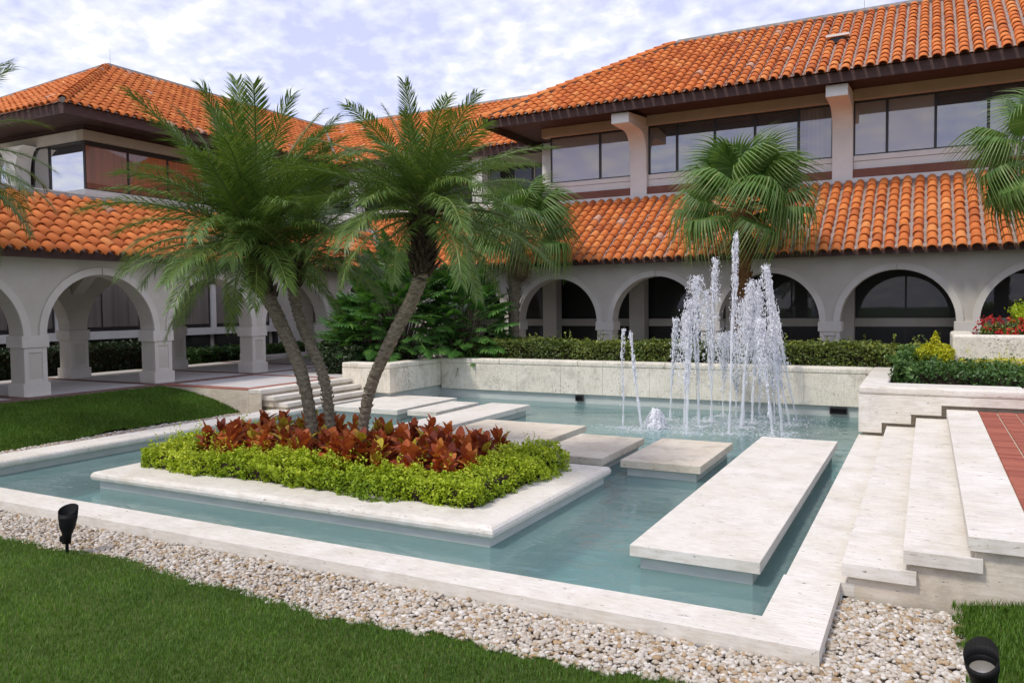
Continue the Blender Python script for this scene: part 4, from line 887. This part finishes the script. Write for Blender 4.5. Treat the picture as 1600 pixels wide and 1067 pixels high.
fan_palm('fan palm with hanging leaf tips and rusty trunk right behind the fountain', [(-3.42, 14.4, 0.4), (-3.42, 14.4, 1.8), (-3.42, 14.4, 3.2), (-3.40, 14.4, 4.42)], 0.19, 0.22, 32, 2, 1.08, TRUNKR, 2, (-18, 78))
fan_palm('fan palm with a pale dry neck, half hidden by the right-leaning date palm', [(-9.70, 14.4, 0.4), (-9.68, 14.4, 2.0), (-9.62, 14.4, 3.2), (-9.50, 14.4, 4.1)], 0.14, 0.19, 30, 4, 1.0, TRUNK, 14, (-18, 78))
fan_palm('fan palm cut off by the right edge of the picture', [(2.75, 13.2, 0.7), (2.75, 13.2, 3.0), (2.62, 13.2, 5.0)], 0.2, 0.24, 24, 6, 0.92, TRUNKR, 2, (-50, 80))

# ------------------------------------------------------------------ split-leaf bush in the corner
def split_leaf(L, seed):
    r = random.Random(seed); V, F = tube([(0, 0, 0), (L*0.5, 0, 0.05*L), (L*0.9, 0, 0.0)], [0.014, 0.011, 0.008], 4, False); V = [tuple(v) for v in V]; tv = [0.9]*len(V); F = [tuple(f) for f in F]
    B = L*0.85; nl = 9
    for i in range(nl):
        t = i/(nl-1); p = np.array((L*0.62+B*t*0.85, 0, -0.16*B*t*t)); ln = B*(0.56-0.34*t)*(0.75 if i == 0 else 1)
        for sd in (-1, 1):
            a = rad(100-78*t+r.uniform(-6, 6)); v = np.array((math.cos(a), sd*math.sin(a), -0.22)); v /= np.linalg.norm(v); tn = np.array((-v[1], v[0], 0)); tn /= np.linalg.norm(tn); w_ = ln*0.135; b0 = len(V); tt = min(1, max(0, r.gauss(.5, .15)))
            V += [tuple(p-tn*w_*0.9), tuple(p+tn*w_*0.9), tuple(p+v*ln*0.6+tn*w_*1.1), tuple(p+v*ln*0.6-tn*w_*1.1), tuple(p+v*ln+np.array((0, 0, -0.12*ln)))]; tv += [tt]*5
            F += [(b0, b0+1, b0+2, b0+3), (b0+3, b0+2, b0+4)]
    p0 = len(V)
    for i in range(7):
        t = i/6; V += [(L*0.60+B*t*0.95, -B*0.075*(1-t*0.8), -0.16*B*t*t+0.004), (L*0.60+B*t*0.95, B*0.075*(1-t*0.8), -0.16*B*t*t+0.004)]; tv += [0.5]*2
        if i: F.append((p0+2*i-2, p0+2*i-1, p0+2*i+1, p0+2*i))
    me_ = D.meshes.new('leaf'); me_.from_pydata(V, [], [tuple(int(i_) for i_ in f) for f in F]); at = me_.attributes.new('tint', 'FLOAT', 'POINT'); at.data.foreach_set('value', np.array(tv, np.float32)); me_.materials.append(PHIL); me_.update(); return me_
SLF = [split_leaf(0.62, s_) for s_ in range(4)]
def split_bush(label, c, R, H, n, seed, sc=1.0):
    r = random.Random(seed); t = thing('split_leaf_bush', label, 'bush', (c[0], c[1], c[2]), 'split-leaf bushes in the corner bed'); b_ = MB()
    for k in range(n):
        f = (k+0.5)/n; az = k*2.39996; rr = R*math.sqrt(f)*r.uniform(.6, 1.0); z = c[2]+H*(1-f*0.75)*r.uniform(.72, .95); x = c[0]+rr*0.68*math.cos(az); y = c[1]+rr*0.55*math.sin(az)
        o = obj('leaf', r.choice(SLF), t); el = rad(62-78*f+r.uniform(-14, 14)); s = sc*r.uniform(.8, 1.2)
        o.matrix_world = Matrix.Translation((x, y, z)) @ Matrix.Rotation(az+r.uniform(-.4, .4), 4, 'Z') @ Matrix.Rotation(-el, 4, 'Y') @ Matrix.Rotation(r.uniform(-.5, .5), 4, 'X') @ Matrix.Scale(s, 4)
        if k % 3 == 0: V, F = tube([(c[0]+rr*.1*math.cos(az), c[1]+rr*.1*math.sin(az), c[2]), (x, y, z)], [0.03, 0.012], 5); b_.add(V, F)
    b_.build('stems', STEM, t); return t
split_bush('tall split-leaf bush filling the corner between gallery and pool wall', (-12.3, 12.4, 0.4), 2.2, 3.2, 260, 3, 0.98)
split_bush('lower split-leaf bush right of the bent palm trunk', (-10.8, 13.4, 0.4), 1.7, 2.7, 200, 5, 0.95)
split_bush('split-leaf bush spilling toward the left steps beside the end wall', (-13.2, 12.0, 0.42), 1.4, 1.8, 120, 8, 0.9)
def strap_plant(label, c, n, L, seed, mat=DGREEN):
    r = random.Random(seed); t = thing('strap_leaf_plant', label, 'plant', c, 'strap-leaf plants'); V = []; F = []; tv = []
    for k in range(n):
        az = k*2.4; el = rad(r.uniform(15, 80)); ll = L*r.uniform(.7, 1.1); b0 = len(V); d = np.array((math.cos(az), math.sin(az), 0)); s = np.array((-d[1], d[0], 0)); tt = r.random()
        for i in range(6):
            q = i/5; h = ll*q; p = np.array(c)+d*h*math.cos(el)+np.array((0, 0, h*math.sin(el)-ll*0.75*q*q*q+0.25)); w_ = 0.022*(1-q)**0.5+0.002; V += [tuple(p-s*w_), tuple(p+s*w_)]; tv += [tt]*2
            if i: F.append((b0+2*i-2, b0+2*i-1, b0+2*i+1, b0+2*i))
    obj('leaves', npmesh('leaves', V, F, tv), t, mat); return t
strap_plant('dark strap-leaf plant in front of the corner bushes', (-10.35, 13.05, 0.45), 60, 0.85, 3)
strap_plant('small strap-leaf plant hanging near the bent palm trunk', (-11.6, 12.9, 0.45), 50, 0.7, 7)

# ------------------------------------------------------------------ hedges
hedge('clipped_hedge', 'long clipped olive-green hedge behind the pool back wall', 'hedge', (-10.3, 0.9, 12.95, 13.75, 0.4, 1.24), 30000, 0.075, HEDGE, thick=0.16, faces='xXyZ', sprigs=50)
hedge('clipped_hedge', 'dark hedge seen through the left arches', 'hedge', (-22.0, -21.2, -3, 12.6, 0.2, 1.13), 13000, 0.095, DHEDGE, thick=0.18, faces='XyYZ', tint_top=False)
hedge('clipped_hedge', 'low dark planting at the end of the gallery court', 'hedge', (-22.6, -21.4, 13.6, 21.0, 0.2, 0.75), 6000, 0.11, DGREEN, thick=0.2, faces='XyYZ')
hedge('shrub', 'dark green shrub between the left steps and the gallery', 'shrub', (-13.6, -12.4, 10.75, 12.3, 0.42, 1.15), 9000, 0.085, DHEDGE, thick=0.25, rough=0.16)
hedge('ground_cover', 'deep green low shrub row along the right raised wall', 'shrub', (0.25, 7.5, 9.75, 10.95, 0.68, 1.02), 17000, 0.062, DGREEN, thick=0.16, rough=0.11, sprigs=14)
hedge('ground_cover', 'deep green shrub at the pool end of the raised bed', 'shrub', (0.08, 0.72, 10.3, 12.4, 0.68, 1.12), 7000, 0.062, DGREEN, thick=0.2, rough=0.14)
hedge('golden_shrub', 'golden yellow shrub with a tall spike beside the upper planter', 'shrub', (0.45, 0.95, 10.75, 11.3, 0.68, 1.30), 5200, 0.052, YELL, thick=0.14, rough=0.10)
gs = D.objects['golden_shrub']; sp = np.array([(0.70+rng.normal(0, .10*(1-q)), 11.0+rng.normal(0, .10*(1-q)), 1.25+0.36*q) for q in rng.random(300)])
Vq, Tq, tq = leaf_quads(sp, np.zeros_like(sp)+[0, 0, 1], np.full(len(sp), 0.05), 0.5); obj('spike', npmesh('spike', Vq, Tq, tq), gs, YELL)
hedge('golden_hedge', 'low golden yellow strip in front of the upper planter wall', 'hedge', (1.08, 7.0, 10.92, 11.14, 0.68, 1.12), 6500, 0.05, YELL, thick=0.10, rough=0.05, sprigs=16)
# upper planter with red flowers
up = thing('upper_planter', 'raised travertine planter box with red flowers at the right edge', 'planter', (4, 12, 0.6))
box('front_wall', 0.98, 7.0, 11.2, 11.44, 0.6, 1.54, TRAVW, up, 0.05, 3); box('side_wall', 0.985, 1.36, 11.441, 13.4, 0.6, 1.538, TRAVW, up, 0.05, 3); box('soil', 1.361, 7.0, 11.441, 13.4, 0.6, 1.46, SOIL, up)
hedge('flowering_shrub', 'light green leafy shrub behind the red flowers at the right edge', 'shrub', (2.0, 4.2, 11.7, 12.6, 1.46, 2.02), 6500, 0.065, LIME, thick=0.22, rough=0.14)
for k, (x, y, lb) in enumerate(((1.62, 11.72, 'red flowering plant at the left corner of the upper planter'), (1.98, 11.62, 'red flowering plant in the middle of the upper planter front'), (2.32, 11.66, 'red flowering plant nearest the right edge of the picture'))):
    fp = thing('red_flower_plant', lb, 'flowers', (x, y, 1.46), 'red flowers in the upper planter')
    P = rng.normal(0, 1, (240, 3)); P /= np.linalg.norm(P, axis=1)[:, None]; Pn = P.copy(); P[:, 2] = np.abs(P[:, 2]); P = P*np.array([0.26, 0.22, 0.34])*rng.uniform(.5, 1, (240, 1))+np.array([x, y, 1.47])
    Vq, Tq, tq = leaf_quads(P, Pn, np.full(240, 0.07), 0.5); obj('leaves', npmesh('leaves', Vq, Tq, tq), fp, HEDGE)
    P = rng.normal(0, 1, (34, 3)); P /= np.linalg.norm(P, axis=1)[:, None]; P[:, 2] = np.abs(P[:, 2]); hd = P*np.array([0.29, 0.25, 0.38])+np.array([x, y, 1.47]); Q = (hd[:, None, :]+rng.normal(0, 0.026, (34, 12, 3))).reshape(-1, 3)
    Vq, Tq, tq = leaf_quads(Q, np.repeat(P, 12, 0), np.full(len(Q), 0.042), 0.8); obj('blossoms', npmesh('blossoms', Vq, Tq, tq), fp, PETAL)

# ================================================================== gravel and grass
def ico(sub):
    bm = bmesh.new(); bmesh.ops.create_icosphere(bm, subdivisions=sub, radius=1); V = np.array([v.co[:] for v in bm.verts]); F = np.array([[v.index for v in f.verts] for f in bm.faces]); bm.free(); return V, F
I1, I2 = ico(1), ico(2)
def pebbles(pts, sizes, base, seed):
    r = np.random.default_rng(seed); bv, bf = base; n = len(pts)
    s = sizes[:, None]*np.stack([r.uniform(.9, 1.35, n), r.uniform(.7, 1.0, n), r.uniform(.45, .75, n)], 1)
    az = r.uniform(0, 6.28, n); tx = r.normal(0, .3, n); ca, sa = np.cos(az), np.sin(az)
    V = bv[None]*s[:, None, :]*(1+r.normal(0, .07, (n, len(bv), 1)))
    y = V[..., 1]*np.cos(tx)[:, None]-V[..., 2]*np.sin(tx)[:, None]; z = V[..., 1]*np.sin(tx)[:, None]+V[..., 2]*np.cos(tx)[:, None]; x = V[..., 0]
    V = np.stack([x*ca[:, None]-y*sa[:, None], x*sa[:, None]+y*ca[:, None], z], 2)+pts[:, None, :]
    F = (bf[None]+np.arange(n)[:, None, None]*len(bv)).reshape(-1, 3); tv = np.clip(np.where(r.random(n) < 0.16, r.uniform(0.05, .3, n), r.normal(.68, .2, n)), 0, 1)
    return V.reshape(-1, 3), F, np.repeat(tv, len(bv))
def scatter_gravel(x0, x1, y0, y1, dens, size, inside, z):
    n = int((x1-x0)*(y1-y0)*dens); p = np.stack([rng.uniform(x0, x1, n), rng.uniform(y0, y1, n), z+rng.uniform(0, 0.022, n)], 1); k = np.array([inside(a, c) for a, c, _ in p]); p = p[k]; return p, size*rng.uniform(.6, 1.35, len(p))
Ps, Ss, Bs = [], [], []
parts_ = []
def add_g(p, s, base, seed): parts_.append(pebbles(p, s, base, seed))
near = lambda x, y: front_edge(x)-0.06+0.03*math.sin(23*x) < y < -0.012
p, s = scatter_gravel(-3.4, 1.2, -0.9, 0, 2400, 0.0185, near, -0.118); add_g(p, s, I2, 1)
p, s = scatter_gravel(-10.5, -3.4, -0.9, 0, 2200, 0.0195, near, -0.118); add_g(p, s, I1, 2)
p, s = scatter_gravel(0.012, 1.1, 0, 1.29, 2400, 0.0185, lambda x, y: x < right_edge(y)+0.03+0.05*math.sin(31*y), -0.118); add_g(p, s, I2, 3)
p, s = scatter_gravel(-12.8, -11.87, -1, 7.3, 800, 0.028, lambda x, y: x > left_edge(y)-0.03, -0.11); add_g(p, s, I1, 4)
Vg = np.concatenate([q[0] for q in parts_]); off = np.cumsum([0]+[len(q[0]) for q in parts_[:-1]]); Fg = np.concatenate([q[1]+o_ for q, o_ in zip(parts_, off)]); tg = np.concatenate([q[2] for q in parts_])
stuff(obj('gravel', npmesh('gravel', Vg, Fg, tg, True), None, PEB), 'cream and tan river pebbles beside the pool coping', 'gravel')
def grass(name, label, P, h, wd, seed, lean=0.45):
    r = np.random.default_rng(seed); n = len(P); az = r.uniform(0, 6.283, n); hh = h*r.uniform(.55, 1.3, n); ln = hh*np.abs(r.normal(0, lean, n)); d = np.stack([np.cos(az), np.sin(az), np.zeros(n)], 1); s = np.stack([-np.sin(az), np.cos(az), np.zeros(n)], 1)*(wd*r.uniform(.6, 1.2, n))[:, None]
    b0 = P; m_ = P+d*(ln*0.35)[:, None]+np.array([0, 0, 1])*(hh*0.62)[:, None]; e = P+d*ln[:, None]+np.array([0, 0, 1])*hh[:, None]
    V = np.stack([b0-s, b0+s, m_+s*0.8, m_-s*0.8, e], 1).reshape(-1, 3); k = np.arange(n)*5
    T = np.concatenate([np.stack([k, k+1, k+2], 1), np.stack([k, k+2, k+3], 1), np.stack([k+3, k+2, k+4], 1)])
    ti = np.clip(0.45+0.22*fbm(P, 0.9, seed)+r.normal(0, .16, n), 0, 0.93); ti = np.where(r.random(n) < 0.012+0.05*(fbm(P, 1.4, seed+4) > 0.75), 1.0, ti)
    stuff(obj(name, npmesh(name, V, T, np.repeat(ti, 5)), None, GRASS), label, 'grass')
def scatter_lawn(x0, x1, y0, y1, n, inside, zf):
    p = np.stack([rng.uniform(x0, x1, n), rng.uniform(y0, y1, n)], 1); k = np.array([inside(a, c) for a, c in p]); p = p[k]; return np.array([(a, c, zf(a, c)-0.012) for a, c in p])
def in_view(x, y):
    q = (x-CAM[0], y-CAM[1]); dz = q[0]*FW[0]+q[1]*FW[1]; la = q[0]*RT[0]+q[1]*RT[1]; return dz > 0.6 and abs(la) < 0.72*dz+0.5
p = scatter_lawn(-9.0, 1.2, -4.6, -0.5, 430000, lambda x, y: y < front_edge(x)+0.02*math.sin(37*x) and in_view(x, y) and random.random() < min(1, 3.2/max(1.2, math.hypot(x-CAM[0], y-CAM[1]))), z_front)
grass('grass', 'dark green front lawn along the bottom left of the picture', p, 0.034, 0.0024, 5)
p = scatter_lawn(0.6, 3.0, -1.5, 1.29, 60000, lambda x, y: x > right_edge(y)+0.04*math.sin(29*y) and in_view(x, y), z_right)
grass('grass', 'green lawn wedge in front of the right terrace wall', p, 0.05, 0.0028, 6)
p = scatter_lawn(-15.12, -12.5, -2, 7.1, 150000, lambda x, y: x < left_edge(y) and in_view(x, y), z_left)
grass('grass', 'lawn between the left gallery and the pool', p, 0.045, 0.006, 7, 0.35)

# ================================================================== fountain
m, t, bs = newmat('fountain_water')
bs.inputs['Base Color'].default_value = (0.97, 0.97, 0.99, 1); bs.inputs['Roughness'].default_value = 0.25; bs.inputs['Specular IOR Level'].default_value = 0.5
tr = N(t, 'ShaderNodeBsdfTransparent'); tl2 = N(t, 'ShaderNodeBsdfTranslucent'); tl2.inputs[0].default_value = (0.93, 0.94, 0.98, 1)
a0 = N(t, 'ShaderNodeMixShader'); a0.inputs[0].default_value = 0.25; t.links.new(bs.outputs[0], a0.inputs[1]); t.links.new(tl2.outputs[0], a0.inputs[2])
a1 = N(t, 'ShaderNodeMixShader'); at = N(t, 'ShaderNodeAttribute'); at.attribute_name = 'tint'
t.links.new(at.outputs['Fac'], a1.inputs[0]); t.links.new(tr.outputs[0], a1.inputs[1]); t.links.new(a0.outputs[0], a1.inputs[2]); t.links.new(a1.outputs[0], [n for n in t.nodes if n.type == 'OUTPUT_MATERIAL'][0].inputs[0])
SPRAY = m
def bpx(u, v, ax, val):
    d = FW+RT*(u-800)/1227.78+UP*(533.5-v)/1227.78; i_ = 'xyz'.index(ax); return CAM+d*(val-CAM[i_])/d[i_]
def water_jet(root, base, top, w0, seed, froth=60, spread=0.10, cap=0.1):
    """one jet: a clear ragged column breaking into froth and drops near the top"""
    r = np.random.default_rng(seed); base = np.array(base); top = np.array(top); n = 26; pts = []; rr = []
    for i in range(n+1):
        f = i/n; p = base*(1-f)+top*f; p = p+np.array([math.sin(7*f+seed)*0.018*f*2, math.cos(5*f+seed)*0.012, 0]); pts.append(p); rr.append(max(0.005, w0*(1-0.62*f)*(1+r.normal(0, .22))))
    V, F = tube(pts, rr, 6); V = np.array(V)+r.normal(0, 0.004, (len(V), 3)); H = top[2]-base[2]
    tv = np.clip(0.52+0.40*((V[:, 2]-base[2])/H)+r.normal(0, .1, len(V)), 0.2, 0.95)
    Fq = [f for f in F if len(f) == 4]; Vs = [V]; Ts = [np.array([(f[0], f[1], f[2]) for f in Fq]+[(f[0], f[2], f[3]) for f in Fq])]; Tv = [tv]; off_ = len(V)
    bv, bf = I1; m_ = froth*14; f = 1-np.abs(r.normal(0, .27, m_)); f = np.clip(f, 0.02, 1.02); cl_ = r.normal(0, 1, (9, 2)); ci = r.integers(0, 9, m_)
    sp_ = spread*(0.6+1.3*(1.05-f))
    c = base[None]*(1-f)[:, None]+top[None]*f[:, None]+np.stack([(0.7*cl_[ci, 0]+0.45*r.normal(0, 1, m_))*sp_, (0.7*cl_[ci, 1]+0.45*r.normal(0, 1, m_))*sp_, r.normal(0, .03, m_)], 1)
    sz = np.where(r.random(m_) < 0.06, r.uniform(.010, .018, m_), r.uniform(.003, .0085, m_)); st_ = np.stack([sz, sz, sz*r.uniform(1.0, 3.2, m_)], 1)
    Vd = (bv[None]*st_[:, None, :]*(1+r.normal(0, .2, (m_, len(bv), 1)))+c[:, None, :]).reshape(-1, 3); Fd = (bf[None]+np.arange(m_)[:, None, None]*len(bv)).reshape(-1, 3)
    Vs.append(Vd); Ts.append(Fd+off_); Tv.append(np.clip(r.normal(.75, .1, len(Vd)), 0, 1)); off_ += len(Vd)
    # ragged frothy ropes that make the upper part of the jet
    for q_ in range(5 if froth > 40 else 1):
        k = 30; f = np.linspace(0.30+0.15*q_*r.random(), 1.0-0.12*q_*r.random(), k); wob = np.cumsum(r.normal(0, .010, (k, 2)), 0)*(0.4+spread*7); wob -= wob[0]
        c = base[None]*(1-f)[:, None]+top[None]*f[:, None]+np.concatenate([wob, np.zeros((k, 1))], 1); rr = np.abs(r.normal(.007, .009, k))+.002; rr[-1] = 0.003
        Vd, Fd = tube(list(c), list(rr), 5, False); Vd = np.array(Vd)+r.normal(0, .0025, (len(Vd), 3)); Fd = np.array([(f_[0], f_[1], f_[2]) for f_ in Fd]+[(f_[0], f_[2], f_[3]) for f_ in Fd])
        Vs.append(Vd); Ts.append(Fd+off_); Tv.append(np.full(len(Vd), .9)); off_ += len(Vd)
    k = 40; c = top[None]+np.stack([r.normal(0, .018, k), r.normal(0, .018, k), -np.abs(r.normal(0, .07, k))], 1); sz = r.uniform(.004, .014, k)
    Vd = (bv[None]*sz[:, None, None]*(1+r.normal(0, .25, (k, len(bv), 1)))+c[:, None, :]).reshape(-1, 3); Fd = (bf[None]+np.arange(k)[:, None, None]*len(bv)).reshape(-1, 3); Vs.append(Vd); Ts.append(Fd+off_); Tv.append(np.full(len(Vd), .95)); off_ += len(Vd)
    return obj('water_jet', npmesh('water_jet', np.concatenate(Vs), np.concatenate(Ts), np.concatenate(Tv), True), root, SPRAY)
fo = thing('fountain', 'white fountain jets and spray rising from the pool before the back wall', 'fountain', (-2.7, 9.2, WZ))
J = [  # base pixel, top pixel, width, froth
 (973, 668, 974, 514, .013, 10, .02), (1002, 672, 985, 520, .022, 14, .025), (1047, 655, 1055, 500, .017, 60, .06), (1070, 668, 1072, 490, .020, 60, .07), (1073, 676, 1080, 470, .024, 90, .07),
 (1092, 665, 1087, 432, .022, 110, .09), (1110, 658, 1118, 405, .014, 70, .08), (1113, 658, 1104, 455, .014, 60, .10), (1139, 677, 1150, 366, .018, 60, .05), (1158, 668, 1176, 440, .030, 170, .12),
 (1161, 666, 1168, 468, .024, 170, .14), (1175, 660, 1182, 455, .022, 120, .12), (1186, 650, 1190, 498, .024, 150, .10), (1207, 680, 1186, 500, .024, 130, .09), (1222, 676, 1197, 418, .024, 130, .07),
 (1234, 663, 1205, 510, .022, 90, .07), (1245, 656, 1196, 416, .019, 110, .05), (1130, 650, 1128, 520, .013, 80, .14), (1150, 655, 1150, 520, .014, 110, .16), (1210, 660, 1205, 520, .014, 90, .12)]
for k, (u, v, u2, v2, wd, fr_, sp_) in enumerate(J):
    bs_ = bpx(u, v, 'z', WZ-0.02); tp = bpx(u2, v2, 'y', bs_[1]); water_jet(fo, bs_, tp, wd*1.2, 100+k, fr_, sp_)
c = bpx(1025, 668, 'z', WZ); P = []; S_ = []
for k in range(1500):
    q = rng.random(); a = rng.uniform(0, 6.28); R_ = 0.19*(1-q)**0.55*rng.uniform(.7, 1.45)+0.01; P.append((c[0]+R_*math.cos(a), c[1]+R_*math.sin(a), WZ+0.36*q)); S_.append(rng.uniform(.004, .015))
Vd, Fd, _t = pebbles(np.array(P), np.array(S_), I1, 77); tv_ = np.full(len(Vd), .95)
prof = [(0.20, -0.03), (0.185, 0.05), (0.15, 0.14), (0.13, 0.21), (0.10, 0.28), (0.07, 0.33), (0.02, 0.36)]; nn = 26; Vc = []; Fc = []
for r_, h_ in prof:
    for k in range(nn): a = 6.2832*k/nn; rr = r_*(1+rng.normal(0, .17)); Vc.append((c[0]+rr*math.cos(a), c[1]+rr*math.sin(a), WZ+h_+rng.normal(0, .022)))
for i in range(len(prof)-1):
    for k in range(nn): q0, q1 = i*nn+k, i*nn+(k+1) % nn; Fc += [(q0, q1, q1+nn), (q0, q1+nn, q0+nn)]
Fd = np.concatenate([Fd, np.array(Fc)+len(Vd)]); Vd = np.concatenate([Vd, np.array(Vc)]); tv_ = np.concatenate([tv_, np.full(len(Vc), 1.0)])
obj('foam_mound', npmesh('foam_mound', Vd, Fd, tv_, True), fo, SPRAY)
# foam and splash drops where the jets fall back
P = []; S_ = []
for k in range(5200):
    u, v, *_r = J[rng.integers(len(J))]; b_ = bpx(u, v, 'z', WZ); R_ = abs(rng.normal(0, .30)); a = rng.uniform(0, 6.28); P.append((b_[0]+R_*1.3*math.cos(a), b_[1]+R_*math.sin(a), WZ+(abs(rng.normal(0, .06)) if k % 6 == 0 else 0.0))); S_.append(rng.uniform(.004, .010) if k % 6 == 0 else rng.uniform(.008, .030))
Vd, Fd, _t = pebbles(np.array(P), np.array(S_), I1, 78); Vd[:, 2] = np.where(np.repeat(np.arange(5200) % 6 == 0, 12), Vd[:, 2], WZ+(Vd[:, 2]-WZ)*0.35); stuff(obj('splash', npmesh('splash', Vd, Fd, np.full(len(Vd), .5), True), fo, SPRAY))

# ================================================================== garden spotlights
def spotlight(label, loc, aim, tilt, sc):
    t = thing('garden_spotlight', label, 'spotlight', loc, 'black garden spotlights'); x, y, z = loc
    V, F = tube([(x, y, z-0.03), (x, y, z+0.16*sc)], [0.014*sc, 0.014*sc], 8); MB().add(V, F).build('stake', BLACK, t)
    Rm = Matrix.Translation((x, y, z+0.17*sc)) @ Matrix.Rotation(aim, 4, 'Z') @ Matrix.Rotation(tilt, 4, 'X')
    def turned(nm, prof, mat, n=20, shield=False):
        V = []; F = []
        for i, (r_, h_) in enumerate(prof):
            for k in range(n):
                a = 2*math.pi*k/n; hh = h_
                if shield and i >= len(prof)//2: hh = h_+0.0
                V.append(tuple(Rm @ Vector((r_*math.cos(a), r_*math.sin(a), hh))))
        for i in range(len(prof)-1):
            for k in range(n): F.append((i*n+k, i*n+(k+1) % n, (i+1)*n+(k+1) % n, (i+1)*n+k))
        return MB().add(V, F).build(nm, mat, t, smooth=True)
    s = sc
    turned('lamp_body', [(0.0, -0.06*s), (0.036*s, -0.055*s), (0.040*s, 0.03*s), (0.064*s, 0.09*s), (0.074*s, 0.15*s), (0.076*s, 0.19*s), (0.066*s, 0.19*s), (0.062*s, 0.16*s)], BLACK)
    turned('lens', [(0.0, 0.165*s), (0.04*s, 0.163*s), (0.064*s, 0.158*s)], LENS)
    # hood: half-open shield, longer at the back
    V = []; F = []; n = 24
    for ring, r_ in ((0, 0.078*s), (1, 0.082*s), (2, 0.071*s)):
        for k in range(n+1):
            a = 2*math.pi*k/n; tall = 0.02+0.10*(0.5+0.5*math.cos(a-math.pi/2)); V.append(tuple(Rm @ Vector((r_*math.cos(a), r_*math.sin(a), (0.16 if ring == 0 else 0.18+tall)*s if ring < 2 else 0.16*s))))
    for k in range(n): F += [(k, k+1, n+1+k+1, n+1+k), (n+1+k, n+1+k+1, 2*n+2+k+1, 2*n+2+k)]
    MB().add(V, F).build('hood', BLACK, t, smooth=True)
    box('knob', x-0.03*s, x+0.03*s, y-0.05*s, y-0.03*s, z+0.14*s, z+0.19*s, BLACK, t)
    return t
spotlight('black spotlight on a stake at the gravel edge, lower left', (-6.42, -0.72, -0.10), rad(35), rad(-12), 1.02)
spotlight('black spotlight at the lower right corner, glass facing up', (0.88, -0.12, -0.20), rad(-20), rad(20), 1.06)
